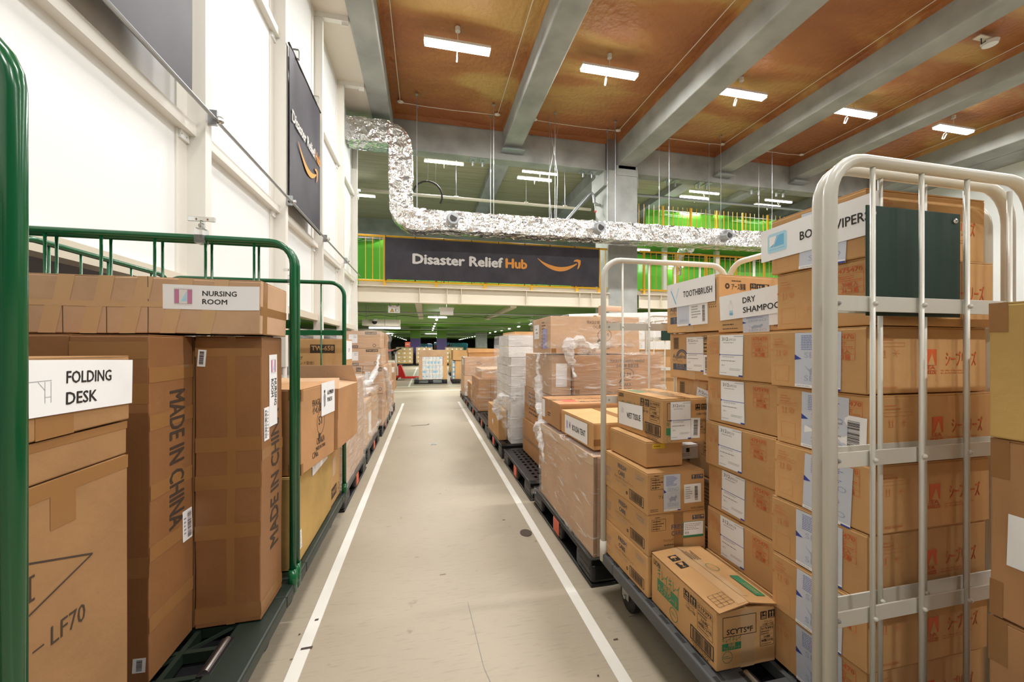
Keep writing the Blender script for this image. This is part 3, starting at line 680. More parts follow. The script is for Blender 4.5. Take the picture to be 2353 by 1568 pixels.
# big banner on the railing
def smile_pts(f, u, v, s):
    """curved arrow: a crescent that widens in the middle and a hooked head"""
    top, bot = [], []
    for i in range(25):
        k = i / 24; x = -0.5 + 0.92 * k; y = 0.16 - 0.62 * k + 0.55 * k * k; th = 0.004 + 0.095 * math.sin(math.pi * min(1, k * 0.93 + 0.02)) ** 0.9
        top.append((x, y)); bot.append((x, y - th))
    return top, bot
def smile(mb, f, u, v, s, m, n):
    top, bot = smile_pts(f, u, v, s); c = f.p(u, v, n)
    q = lambda p: c + f.U * (p[0] * s) + f.V * (p[1] * s)
    vs = [q(p) for p in top] + [q(p) for p in bot]; L = len(top)
    mb.add(vs, [(i, i + 1, L + i + 1, L + i) for i in range(L - 1)], m)
    head = [(0.33, 0.115), (0.36, 0.155), (0.42, 0.175), (0.485, 0.165), (0.505, 0.15), (0.50, 0.07), (0.475, 0.0), (0.44, -0.045), (0.425, -0.035), (0.445, 0.03), (0.45, 0.085), (0.435, 0.115), (0.39, 0.125)]
    ctr = (0.46, 0.12)
    mb.add([q(p) for p in head], [(0, 1, 2, 12), (2, 3, 11, 12), (3, 4, 5, 11), (5, 6, 10, 11), (6, 7, 9, 10), (7, 8, 9)], m)
bx0, bx1, bz0, bz1, byy = -1.05, 4.99, 3.03, 4.13, YB - 0.02
def wave(p): return Vector((p.x, p.y - 0.025 * (noise.noise(Vector((p.x * 2.6 + p.z * 0.9, p.z * 0.8, 0))) + 0.6 * noise.noise(Vector((p.x * 6 - p.z * 3, p.z * 2, 5)))), p.z))
b = MB(); f = FR((bx0, byy, bz0), (1, 0, 0), (0, 0, 1), bx1 - bx0, bz1 - bz0)
b.grid(lambda u, v: f.p(u, v, 0), 90, 20, 'banner'); b.grid(lambda u, v: f.p(u, v, -0.004), 40, 8, 'banner')
pr_text(b, f, 0.118, 0.405, 0.265, 'Disaster Relief ', 'letter', 'L', 2.42, 0.035, 0.004); pr_text(b, f, 0.535, 0.40, 0.265, 'Hub', 'smile', 'L', 0.60, 0.035, 0.004)
smile(b, f, 0.795, 0.50, 1.30, 'smile', 0.004)
b.warp(wave); o = tag(b.build('banner', smooth=False), 'wide dark banner reading Disaster Relief Hub on the footbridge railing', 'banner')
for i in range(9):
    x = bx0 + 0.02 + (bx1 - bx0 - 0.04) * i / 8
    for z, q in ((bz1, 0.04), (bz0, -0.03)): b = MB(); b.tube([(x, byy - 0.025, z - q * 0.5), (x, byy - 0.03, z + q), (x, byy + 0.08, z + q * 1.2), (x + 0.01, byy + 0.02, z - q * 0.4)], 0.008, 'ink', 5); b.build('tie', o)

# wall banners and the rail they hang from
b = MB()
b.cyl((-1.665, -4, 3.105), (-1.665, 10.6, 3.085), 0.015, 'galv', 8)
for y in POSTS[2:-1]: b.box(PX, -1.655, y + 0.03, y + 0.055, 3.05, 3.17, 'galv'); b.sphere((-1.64, y + 0.05, 3.1), 0.03, 'steel', 8, 5)
tag(b.build('hanging_rail'), 'thin dark steel pipe clamped along the white wall posts', 'rail')
b = MB(); f = FR((-1.69, 1.45, 3.12), (0, 1, 0), (0, 0, 1), 1.86, 2.3)
b.grid(lambda u, v: f.p(u, v, 0.012 * noise.noise(Vector((u * 3, v * 1.2, 2)))), 20, 20, 'banner'); b.grid(lambda u, v: f.p(u, v, -0.005), 4, 4, 'banner')
o = tag(b.build('banner', smooth=True), 'dark plain banner high on the white wall above the green cage, nearest', 'banner'); b = MB(); b.cyl((-1.69, 1.43, 3.12), (-1.69, 3.33, 3.12), 0.014, 'ink', 8); b.build('bottom_rod', o)
b = MB(); f = FR((-1.69, 5.40, 3.09), (0, 1, 0), (0, 0, 1), 1.45, 1.99)
b.grid(lambda u, v: f.p(u, v, 0.010 * noise.noise(Vector((u * 5, v * 0.9, 4)))), 24, 20, 'banner'); b.grid(lambda u, v: f.p(u, v, -0.006), 4, 4, 'banner')
pr_text(b, f, 0.04, 0.535, 0.155, 'Disaster Relief', 'letter', 'L', 1.03, 0.03, 0.018); pr_text(b, f, 0.77, 0.535, 0.155, 'Hub', 'smile', 'L', 0.27, 0.03, 0.018)
smile(b, f, 0.53, 0.39, 0.95, 'smile', 0.018)
o = tag(b.build('banner'), 'tall dark banner with slogan and curved arrow on the white wall', 'banner')
b = MB(); b.cyl((-1.69, 5.38, 5.09), (-1.69, 6.87, 5.09), 0.014, 'ink', 8); b.build('top_rod', o); b = MB(); b.cyl((-1.69, 5.38, 3.09), (-1.69, 6.87, 3.09), 0.014, 'ink', 8); b.build('bottom_rod', o)
for y in (5.62, 6.6): b = MB(); b.box(-1.72, -1.65, y, y + 0.05, 5.08, 5.2, 'clear'); b.build('clip', o)

# ------------------------------------------------------------------ under the footbridge
b = MB(); b.box(-9, 15, YB + 0.14, 79, 2.66, 2.73, 'gceil'); struct('ceiling_under_bridge', b)
b = MB(); b.box(-9, 15, 79, 79.2, 0, 2.7, 'darkwall'); struct('wall_far_end', b)
b = MB(); b.box(14.8, 15, 11, 79, 0, 2.7, 'darkwall'); struct('wall_far_right', b)
for x, y0, y1 in ((-0.33, 11.2, 18.8), (2.75, 12.6, 18.5)): b = MB(); b.box(x, x + 0.2, y0, y1, 2.56, 2.66, 'beige'); struct('ceiling_batten', b)
for y in (14.0, 19.6, 27, 36, 48): b = MB(); b.cyl((-9, y, 2.45), (15, y, 2.45), 0.025, 'galv', 6); struct('ceiling_conduit', b)
for y in (24, 33, 44): b = MB(); b.box(-9, 15, y, y + 0.4, 2.57, 2.66, 'gceil'); struct('ceiling_rib', b)
b = MB(); P = []
for i in range(120): P.append((-3 + i * 0.12, 14.6, 2.35 + 0.05 * abs(math.sin(i * 0.42))))
b.tube(P, 0.008, 'ink', 5); [b.cyl((q, 14.6, 2.35), (q, 14.6, 2.66), 0.006, 'galv', 5) for q in (-2, 1, 4, 7, 10)]
tag(b.build('festoon_cable'), 'thin black cable drooping in waves under the green ceiling', 'cable')
def far_lamp(x, y, label, group, along=True, z=2.52, L=0.4, rod=0.14):
    t = empty('strip_lamp', (x, y, z), 0 if not along else math.pi / 2); tag(t, label, 'lamp', group)
    b = MB(); b.box(-L / 2, L / 2, -0.06, 0.06, 0.015, 0.05, 'lampcase'); b.cyl((0, 0, 0.05), (0, 0, rod), 0.01, 'galv', 6); b.build('case', t)
    b = MB(); b.rbox(-L / 2, L / 2, -0.045, 0.045, -0.03, 0.012, 'lamp', 0.012, (1, 1, 1)); b.build('tube', t); return t
far_lamp(0.45, 15.9, 'nearest strip lamp over the far aisle, set crosswise', None, False, 2.46, 0.75, 0.20)
src = far_lamp(0.48, 18.2, 'glowing strip lamp in the middle row under the green ceiling', 'middle row of lamps under the green ceiling')
for y in (21.0, 23.8, 26.6, 29.4): copy_tree(src, (0.48, y, 2.52))
for y in (35, 38, 41, 44, 47, 50): copy_tree(src, (1.4 + (44 - y) * 0.02, y, 2.50), group='second middle row of lamps under the green ceiling', label='tiny glowing strip lamp far down the middle of the green ceiling')
src2 = copy_tree(src, (5.6, 20.6, 2.52), label='glowing strip lamp in the right row under the green ceiling', group='right row of lamps under the green ceiling')
for i in range(1, 18): copy_tree(src2, (5.6, 20.6 + 2.75 * i, 2.52))
src3 = copy_tree(src, (-3.45, 38, 2.5), label='glowing strip lamp in the left row under the green ceiling', group='left row of lamps under the green ceiling')
for i in range(1, 9): copy_tree(src3, (-3.45, 38 + 4.2 * i, 2.5))
for x in (0.4, 3.2): far_lamp(x, 11.4, 'unseen fill lamp added behind the bridge beam, hidden from the aisle', 'added fill lamps behind the bridge beam', False, 2.6, 1.0, 0.055)  # unseen pair added to brighten the load fronts under the bridge
far_lamp(-1.35, 13.6, 'long tube lamp under the cream duct beside the left wall end', None, False, 1.90, 1.0, 0.76)
b = MB(); b.box(-2.1, -0.88, 13.8, 14.2, 1.98, 2.19, 'soffit'); o = tag(b.build('cream_duct'), 'short cream box duct under the green ceiling at left', 'duct'); b = MB(); b.cyl((-2.0, 14, 2.19), (-2.0, 14, 2.66), 0.01, 'galv', 6); b.cyl((-1.0, 14, 2.19), (-1.0, 14, 2.66), 0.01, 'galv', 6); b.build('hanger', o)
b = MB(); b.sphere((-1.69, 13.72, 2.10), 0.085, 'ink', 14, 8); b.cyl((-1.69, 13.72, 2.12), (-1.69, 13.72, 2.19), 0.09, 'lampcase', 14); b.box(-1.78, -1.6, 13.66, 13.8, 2.18, 2.2, 'lampcase'); tag(b.build('dome_camera'), 'small black dome camera on the cream duct', 'camera')
b = MB(); f = FR((-0.99, YB + 0.2, 2.17), (1, 0, 0), (0, 0, 1), 0.30, 0.20); b.box(-0.99, -0.69, YB + 0.2, YB + 0.21, 2.17, 2.37, 'paper')
pr_rect(b, f, 0.08, 0.88, 0.30, 0.96, 'ink'); pr_rect(b, f, 0.68, 0.88, 0.92, 0.96, 'ink'); pr_dash(b, f, 0.34, 0.88, 0.66, 0.96, 1, 'ink', 4); pr_dash(b, f, 0.2, 0.72, 0.85, 0.82, 1, 'red', 6)
pr_poly(b, f, [(0.16, 0.12), (0.52, 0.12), (0.34, 0.60)], 'ink', 0.0006); pr_poly(b, f, [(0.21, 0.16), (0.47, 0.16), (0.34, 0.52)], 'yellow', 0.0012); pr_rect(b, f, 0.325, 0.28, 0.355, 0.42, 'ink', 0.0018); pr_rect(b, f, 0.60, 0.15, 0.66, 0.55, 'grey'); pr_ring(b, f, 0.78, 0.34, 0.042, 'grey', 0.01)
for x in (-0.95, -0.73): b.cyl((x, YB + 0.205, 2.37), (x, YB + 0.205, 2.66), 0.006, 'ink', 5)
tag(b.build('warning_sign'), 'white sign with a yellow warning triangle hanging under the bridge', 'sign')
b = MB(); b.box(0.38, 0.74, YB + 0.25, YB + 0.33, 2.14, 2.31, 'letter'); b.box(0.36, 0.76, YB + 0.24, YB + 0.34, 2.31, 2.35, 'lampcase'); b.cyl((0.56, YB + 0.29, 2.35), (0.56, YB + 0.29, 2.66), 0.01, 'galv', 6)
tag(b.build('lightbox_sign'), 'blank white box sign hanging under the bridge', 'sign')
b = MB(); b.box(1.15, 1.42, 30, 30.08, 2.0, 2.28, 'lamp'); b.box(1.13, 1.44, 29.98, 30.1, 2.28, 2.32, 'lampcase'); b.cyl((1.28, 30.04, 2.3), (1.28, 30.04, 2.66), 0.01, 'galv', 6); tag(b.build('lit_sign'), 'small glowing white square sign deep in the far aisle', 'sign')
for x, nm in ((-1.12, 'left'), (0.78, 'right')):
    b = MB(); b.box(x, x + 0.72, 29, 29.7, 0, 1.88, 'purple'); b.box(x, x + 0.72, 29, 29.7, 1.88, 2.66, 'gceil'); struct('column', b)

# ================================================================== PALLETS, CAGES
def make_pallet(lab):
    t = empty('plastic_pallet'); tag(t, lab, 'pallet', 'black plastic pallets along the aisle')
    h, H = 0.55, 0.145
    b = MB()
    for x in [-h + 0.0 + i * (1.1 - 0.03) / 21 for i in range(22)]: b.box(x, x + 0.024, -h + 0.02, h - 0.02, H - 0.022, H - 0.002, 'black')
    for y in [-h + i * (1.1 - 0.05) / 12 for i in range(13)]: b.box(-h + 0.02, h - 0.02, y, y + 0.045, H - 0.028, H - 0.004, 'black')
    for a in ((-h, -h + 0.07, -h, h), (h - 0.07, h, -h, h), (-h, h, -h, -h + 0.07), (-h, h, h - 0.07, h)): b.rbox(*a, H - 0.03, H, 'black', 0.006, (2, 2, 1))
    b.build('deck', t)
    for x in (-h + 0.075, 0, h - 0.075):
        for y in (-h + 0.09, 0, h - 0.09):
            b = MB(); b.rbox(x - 0.074, x + 0.074, y - 0.13 if y > 0.1 else y - 0.09, y + 0.13 if y < -0.1 else y + 0.09, 0.016, H - 0.028, 'black', 0.022, (1, 1, 1))
            for z in (0.05, 0.085): b.box(x - 0.077, x + 0.077, y - 0.07, y + 0.07, z, z + 0.004, 'black')
            b.build('block', t)
    for x in (-h + 0.07, 0, h - 0.07): b = MB(); b.rbox(x - 0.07, x + 0.07, -h, h, 0, 0.018, 'black', 0.006, (1, 2, 1)); b.build('runner', t)
    for y in (-h + 0.07, h - 0.07): b = MB(); b.rbox(-h, h, y - 0.06, y + 0.06, 0.001, 0.017, 'black', 0.006, (2, 1, 1)); b.build('runner', t)
    for q in (-1, 1): b = MB(); b.rbox(q * (h + 0.0008) - 0.002, q * (h + 0.0008) + 0.002, -0.055, 0.055, 0.03, 0.118, 'orange', 0.0015, (1, 1, 1)); o = b.build('side_tag', t); o['label'] = 'orange plastic tag on the pallet side'
    for x, y in ((-0.3, -0.3), (-0.3, 0.3), (0.3, 0.3)): b = MB(); b.tube([(x, y, H - 0.003), (x, y, H + 0.001)], 0.022, 'sky2', 10); o = b.build('grip_dot', t); o['label'] = 'pale blue anti slip dot'
    return t
PAL = None
def pallet(x, y, label, rz=0.0):
    global PAL
    if PAL is None: PAL = make_pallet(label); PAL.location = (x, y, 0); return PAL
    return copy_tree(PAL, (x, y, 0), rz, label)
# left row
pallet(-1.15, 3.68, 'black plastic pallet under the wrapped load just past the second green cage')
pallet(-1.16, 4.92, 'black plastic pallet under the low film wrapped load with open top, left row')
pallet(-1.15, 6.22, 'black plastic pallet under the wrapped three tier stack, left row')
pallet(-1.15, 7.48, 'black plastic pallet at the far end of the left row')
# right row
pallet(1.385, 2.42, 'black plastic pallet nearest in the right row, behind the white cage')
pallet(1.375, 3.58, 'half empty black plastic pallet in front of the white carton stack')
pallet(1.375, 4.80, 'black plastic pallet under the stack of white cartons')
pallet(1.39, 5.97, 'empty black plastic pallet behind the stack of white cartons')
pallet(1.39, 7.10, 'black plastic pallet under the film draped brown load, right row')
pallet(1.39, 8.18, 'black plastic pallet, second from the far end of the right row')
pallet(1.39, 9.32, 'black plastic pallet at the far end of the right row')
# under the bridge
pallet(0.16, 13.95, 'black plastic pallet under the windowed load of white packs at the aisle end')
pallet(1.42, 13.9, 'black plastic pallet right of the windowed load at the aisle end')
for i, (x, y, s) in enumerate(((-1.40, 27.3, 'left, behind the red pallet truck'), (-0.12, 27.3, 'middle, behind the windowed load'), (1.9, 27.3, 'right of the middle'), (3.6, 27.9, 'outermost right'), (1.55, 17.6, 'just behind the right far pallet'))):
    pallet(x, y, 'distant black pallet across the far aisle, ' + s)

def arc_pts(c, a, e1, e2, r, n=6):
    return [Vector(c) + Vector(e1) * (r * math.cos(R(a + 90 * i / n))) + Vector(e2) * (r * math.sin(R(a + 90 * i / n))) for i in range(n + 1)]
def cage_panel(root, ax, p0, p1, at, z0, z1, m, bars, rails, rt=0.0140, rb=0.0054, railm=None, rad=0.095):
    """inverted U tube with welded bars and flat rails; ax 'x': spans x at y=at; ax 'y': spans y at x=at"""
    def P(u, z, d=0.0): return Vector((u, at + d, z)) if ax == 'x' else Vector((at + d, u, z))
    e1 = Vector((1, 0, 0)) if ax == 'x' else Vector((0, 1, 0)); e2 = Vector((0, 0, 1))
    pts = [P(p0, z0)] + arc_pts(P(p0 + rad, z1 - rad), 180, e1, -e2, rad)[0:0]
    pts += [P(p0 + rad, z1 - rad) + e1 * (-rad * math.cos(R(15 * i))) + e2 * (rad * math.sin(R(15 * i))) for i in range(7)]
    pts += [P(p1 - rad, z1 - rad) + e1 * (rad * math.sin(R(15 * i))) + e2 * (rad * math.cos(R(15 * i))) for i in range(7)]
    pts += [P(p1, z0)]
    b = MB(); b.tube(pts, rt, m, 14)
    for u in (p0, p1): b.tube([P(u, z0), P(u, z0 + 0.10)], rt * 1.25, m, 14); b.sphere(P(u, z0 + 0.85, 0), rt * 0.4, m, 6, 4)
    fr = b.build('cage_panel', root, smooth=True)
    for o in fr.data.polygons: pass
    for u in bars:
        b = MB(); top = z1 - (0.004 if p0 + rad < u < p1 - rad else 0.03); b.tube([P(u, z0 + 0.03), P(u, top)], rb, m, 8)
        for z in rails: b.sphere(P(u, z + 0.018, -0.006), rb * 1.15, m, 6, 4)
        b.build('bar', fr, smooth=True)
    for z in rails:
        b = MB(); d = 0.010
        if ax == 'x': b.rbox(p0 + rt * 0.7, p1 - rt * 0.7, at + d - 0.002, at + d + 0.002, z, z + 0.037, railm or m, 0.0012, (2, 1, 1)); b.sphere((p0 + 0.035, at + d - 0.003, z + 0.018), 0.005, 'grey', 6, 4)
        else: b.rbox(at + d - 0.002, at + d + 0.002, p0 + rt * 0.7, p1 - rt * 0.7, z, z + 0.037, railm or m, 0.0012, (1, 2, 1))
        b.build('rail', fr)
    return fr
def cage(label, x0, x1, y0, y1, zt, m, dm, zd, ends, back, name='roll_cage', nb=0.185, off=0.165, railz=(1.335, 0.965, 0.59), aisle=1):
    """aisle = +1: open side faces +x (left row); -1: open side faces -x"""
    t = empty(name, (0, 0, 0)); tag(t, label, 'roll cage')
    b = MB()
    # moulded deck: solid rims, open lattice with diagonal ribs in the middle
    rim = 0.13
    for a in ((x0, x1, y0, y0 + rim), (x0, x1, y1 - rim, y1)): b.rbox(*a, zd - 0.055, zd, dm, 0.008, (6, 1, 1))
    for a in ((x0, x0 + rim), (x1 - rim, x1)): b.rbox(*a, y0 + rim, y1 - rim, zd - 0.055, zd, dm, 0.008, (1, 6, 1))
    xa, xb, ya, yb = x0 + rim, x1 - rim, y0 + rim, y1 - rim
    nx, ny = max(3, int((xb - xa) / 0.11)), max(3, int((yb - ya) / 0.11)); q = 0.009
    for i in range(1, nx): x = xa + (xb - xa) * i / nx; b.box(x - q, x + q, ya, yb, zd - 0.04, zd - 0.004, dm)
    for i in range(1, ny): y = ya + (yb - ya) * i / ny; b.box(xa, xb, y - q, y + q, zd - 0.04, zd - 0.005, dm)
    for i in range(nx):
        for j in range(ny):
            if (i + j) % 2: continue
            A = Vector((xa + (xb - xa) * i / nx, ya + (yb - ya) * j / ny, zd - 0.012)); B = Vector((xa + (xb - xa) * (i + 1) / nx, ya + (yb - ya) * (j + 1) / ny, zd - 0.012))
            b.tube([A, B], 0.007, dm, 4)
    b.box(x0 + 0.02, x1 - 0.02, y0 + 0.02, y1 - 0.02, zd - 0.062, zd - 0.050, 'black')
    if aisle < 0:
        for i in range(int((y1 - y0) / 0.095)):
            for q in (0, 0.030): y = y0 + 0.06 + i * 0.095 + q; b.rbox(x0 + 0.012 + q * 0.6, x0 + 0.026 + q * 0.6, y, y + 0.05, zd - 0.002, zd + 0.0006, 'rubber', 0.0006, (1, 1, 1))
    b.build('deck', t)
    ed = x1 if aisle > 0 else x0
    for y in [y0 + 0.14 + i * 0.30 for i in range(4)]:
        xx = ed - aisle * 0.125
        b = MB(); b.rbox(xx - 0.022, xx + 0.022, y - 0.01, y + 0.16, zd - 0.02, zd + 0.001, 'black', 0.004, (1, 1, 1)); b.tube([(xx, y, zd + 0.001), (xx, y + 0.15, zd + 0.001)], 0.010, 'steel', 10); o = b.build('roller', t); o['label'] = 'bare metal roller set in the deck'
    for x in (x0 + 0.09, x1 - 0.09):
        for y in (y0 + 0.14, y1 - 0.14):
            b = MB(); b.box(x - 0.05, x + 0.05, y - 0.05, y + 0.05, zd - 0.075, zd - 0.056, 'steel')
            for q in (-1, 1): b.box(x + q * 0.026 - 0.003, x + q * 0.026 + 0.003, y - 0.03, y + 0.03, 0.06, zd - 0.07, 'steel')
            b.cyl((x - 0.036, y, 0.068), (x + 0.036, y, 0.068), 0.010, 'steel', 8); c = b.build('caster', t)
            b = MB(); b.tube([(x - 0.020, y, 0.067), (x - 0.016, y, 0.067), (x + 0.016, y, 0.067), (x + 0.020, y, 0.067)], [0.056, 0.067, 0.067, 0.056], 'rubber', 20); b.build('wheel', c)
    for y in ends:
        y, lx = y if isinstance(y, tuple) else (y, 0)
        bars = []; u = x1 - off if aisle > 0 else x0 + off
        while x0 + 0.06 < u < x1 - 0.06: bars.append(u); u -= nb * aisle
        cage_panel(t, 'x', x0 + 0.01 + lx, x1 - 0.01, y, zd - 0.04, zt, m, bars, railz)
    if back:
        xb_ = x0 + 0.045 if aisle > 0 else x1 - 0.024
        cage_panel(t, 'y', y0 + 0.05, y1 - 0.05, xb_, zd - 0.04, zt, m, [y0 + 0.05 + (y1 - y0 - 0.1) * i / 6 for i in range(1, 6)], railz)
    return t
GT, GD, WT, WD = 'green_tube', 'green_deck', 'white_tube', 'grey_deck'
cage('green roll cage nearest on the left, loaded with nursing room boxes', -1.70, -0.57, 0.69, 1.925, 1.715, GT, GD, 0.20, (0.70, 1.90), True, railz=(1.335,))
cage('second green roll cage on the left with bath towel and poncho boxes', -1.70, -0.57, 1.935, 3.03, 1.715, GT, GD, 0.20, (1.95, 3.01), True, railz=(1.335,))
cgw = cage('white roll cage on the right stacked with sticker covered cartons', 0.86, 1.60, 0.745, 1.815, 1.690, WT, WD, 0.22, ((0.757, 0.062), 1.80), True, nb=0.15, off=0.115, aisle=-1)
cgn = cage('nearest white roll cage at the right edge, mostly out of frame', 0.88, 1.60, -0.36, 0.735, 1.690, WT, WD, 0.22, (-0.35, (0.712, 0.018)), False, nb=0.155, off=0.155, aisle=-1)
cgf = cage('white roll cage farther back holding a brown carton, right of the wrapped boxes', 2.58, 3.30, 4.2, 5.3, 1.63, WT, WD, 0.22, (4.21, 5.29), True, nb=0.15, off=0.115, aisle=-1)
def plate(root, x0, x1, y, z0, z1):
    b = MB(); b.rbox(x0, x1, y - 0.002, y + 0.002, z0, z1, 'plate', 0.0015, (1, 1, 1)); o = b.build('notice_plate', root); o['label'] = 'plain dark green plate'
    b = MB()
    for x in (x0 + 0.02, x1 - 0.02): b.sphere((x, y - 0.003, z1 - 0.02), 0.007, 'steel', 8, 5, (1, 0.6, 1))
    b.build('rivet', o)
plate(cgw, 1.050, 1.365, 0.737, 1.327, 1.598)
plate(cgf, 2.78, 3.02, 4.19, 1.33, 1.54)
# clear sign clips on the green cages
def sign_clip(x, y, z, label):
    t = empty('sign_clip', (x, y, z)); tag(t, label, 'clip', 'clear sign clips on the green cages')
    b = MB(); b.rbox(-0.018, 0.018, -0.024, 0.024, -0.03, 0.035, 'clear', 0.004, (1, 1, 1)); b.build('jaw', t)
    b = MB(); b.sphere((0, 0, 0.048), 0.012, 'clear', 10, 6); b.build('joint', t)
    b = MB(); b.rbox(-0.052, 0.052, -0.005, 0.005, 0.066, 0.086, 'clear', 0.003, (2, 1, 1)); b.cyl((0, 0, 0.04), (0, 0, 0.07), 0.006, 'clear', 6)
    for q in (-0.02, 0.022): b.box(q, q + 0.006, -0.0055, -0.0045, 0.07, 0.078, 'dark')
    b.build('bar', t)
sign_clip(-0.935, 1.90, 1.72, 'clear plastic sign clip on the top tube of the nearest green cage')
sign_clip(-0.93, 3.01, 1.72, 'clear plastic sign clip on the top tube of the second green cage')

# ================================================================== STRETCH FILM
def film(x0, x1, y0, y1, z0, z1, label, amp=0.012, top=True, m='film', seed=0, rag=0.05):
    b = MB(); hx, hy, h = (x1 - x0) / 2, (y1 - y0) / 2, z1 - z0
    b.rbox(-hx, hx, -hy, hy, 0, h, m, 0.02, (14, 14, 14), skip=((2, 0),) if top else ((2, 0), (2, 1)))
    def D(p):
        q = p.copy(); n = noise.noise_vector(Vector((p.x * 6 + p.z * 4, p.y * 6 + p.z * 4, p.z * 14 + seed)))
        q += Vector(n) * amp
        if p.z < 0.03: q.z += rag * (0.5 + noise.noise(Vector((p.x * 9, p.y * 9, seed + 9))))
        return q
    b.warp(D); o = b.build('stretch_wrap', loc=((x0 + x1) / 2, (y0 + y1) / 2, z0), smooth=True); tag(o, label, 'stretch film'); return o
def clump(parent, pts, r, seed=0, m='filmw', name='film_bunch'):
    """a twisted, bunched tail of film along a line of points (in the parent's space)"""
    P = []; V = [Vector(p) for p in pts]
    for a, c in zip(V, V[1:]):
        for i in range(12): P.append(a.lerp(c, i / 12))
    P.append(V[-1]); n = len(P); b = MB()
    rr_ = [r[min(len(r) - 1, int(i / n * len(r)))] if isinstance(r, (list, tuple)) else r for i in range(n)]
    b.tube(P, rr_, m, 18)
    b.warp(lambda p: p + Vector(noise.noise_vector(p * 16 + Vector((seed, 0, 0)))) * 0.55 * (max(rr_) if not isinstance(r, (int, float)) else r) + Vector(noise.noise_vector(p * 38)) * 0.012)
    o = b.build(name, parent, smooth=True)
    if parent: o.location = -Vector(parent.location)
    return o

# ================================================================== LEFT: NEAREST GREEN CAGE
def nursing_art(mb, F, u, v, w, h, n=0.0005):
    A = F.sub(u, v, w, h); pr_rect(mb, A, 0, 0, 1, 1, 'sheet', n)
    pr_rect(mb, A, 0.02, 0.1, 0.27, 0.9, 'pinkink', n + 0.0003); pr_rect(mb, A, 0.73, 0.1, 0.98, 0.9, 'pinkink', n + 0.0003)
    pr_poly(mb, A, [(0.36, 0.22), (0.70, 0.22), (0.70, 0.82)], 'sky2', n + 0.0003); pr_out(mb, A, 0, 0.08, 1, 0.92, 'grey', 0.0008, n + 0.0004)
G = 'boxes in the nearest green cage'
B = Box(-0.835, -0.615, 1.655, 1.872, 0.203, 1.292, 'dark', seed=1, amp=0.005, freq=3.0, n=7, seam='x')
f = B.F
B.strip(f, 0, 0.93, 1, 0.985); B.strip(f, 0, 0.015, 1, 0.07); B.strip(f, 0.47, 0.0, 0.60, 1.0)
for z in (0.30, 0.47, 0.60): B.strip(f, 0, z, 1, z + 0.05, 'tape')
pr_text(B.mb, B.R, 0.60, 0.17, 0.052, '', 'ink')
pr_text(B.mb, B.R, 0.80, 0.21, 0.085, 'MADE IN CHINA', 'ink2', 'L', 0.56, 0.022, rot=R(90))
mb, F = B.paper(f, 0.10, 0.925, 0.026, 0.062, R(-4)); pr_bar(mb, F, 0.2, 0.12, 0.75, 0.9, 'ink', 0.0004, vert=True, seed=4)
mb, F = B.paper(B.R, 0.52, 0.80, 0.085, 0.29, 0); nursing_art(mb, F, 0.52, 0.84, 0.05, 0.06)
pr_text(mb, F, 0.62, 0.66, 0.026, 'NURSING', 'ink', 'L', 0.11, 0.015, 0.0005, rot=R(-90)); pr_text(mb, F, 0.22, 0.66, 0.026, 'ROOM', 'ink', 'L', 0.072, 0.015, 0.0005, rot=R(-90))
mb, F = B.paper(B.R, 0.20, 0.685, 0.05, 0.13, 0); pr_bar(mb, F, 0.15, 0.08, 0.5, 0.92, 'ink', 0.0004, vert=True, seed=9); pr_dash(mb, F, 0.6, 0.1, 0.9, 0.9, 8, 'grey', 3, 0.0004)
B.strip(B.R, 0, 0.02, 1, 0.06); B.strip(B.R, 0, 0.56, 1, 0.60)
B.done('tall reddish carton marked made in china with nursing room sticker, beside the cage post', 'box', G)
B = Box(-1.045, -0.842, 1.424, 1.655, 0.203, 1.290, 'dark', seed=2, amp=0.005, freq=3.0, n=7)
f = B.R
for z in (0.14, 0.34, 0.52, 0.72, 0.86): B.strip(f, 0, z, 1, z + 0.045)
B.strip(B.F, 0, 0.80, 1, 0.86); B.strip(B.F, 0, 0.93, 1, 0.98); B.strip(B.F, 0.0, 0.3, 1, 0.36)
pr_text(B.mb, f, 0.42, 0.825, 0.085, 'MADE IN CHINA', 'ink2', 'L', 0.47, 0.022, rot=R(-90))
mb, F = B.paper(f, 0.84, 0.375, 0.055, 0.11, 0); pr_bar(mb, F, 0.5, 0.08, 0.92, 0.92, 'ink', 0.0004, vert=True, seed=12); pr_dash(mb, F, 0.12, 0.2, 0.4, 0.8, 5, 'grey', 5, 0.0004)
mb, F = B.paper(B.F, 0.87, 0.055, 0.035, 0.045, R(-3)); pr_bar(mb, F, 0.3, 0.12, 0.75, 0.88, 'ink', 0.0004, vert=True, seed=2)
B.done('tall reddish carton marked made in china, left of the one with the sticker', 'box', G)
B = Box(-1.30, -1.05, 1.43, 1.66, 0.203, 1.288, 'dark', seed=3, amp=0.005, n=6)
B.strip(B.F, 0, 0.88, 1, 0.94); B.strip(B.F, 0, 0.74, 1, 0.80); B.strip(B.F, 0.3, 0, 0.5, 1)
B.done('tall carton half hidden behind the folding desk cartons, left of the made in china boxes', 'box', G)
B = Box(-1.56, -0.842, 1.665, 1.872, 0.203, 1.288, 'dark', seed=13, amp=0.003, n=5)
B.done('tall carton at the back of the nearest green cage, only slivers visible between boxes', 'box', G)
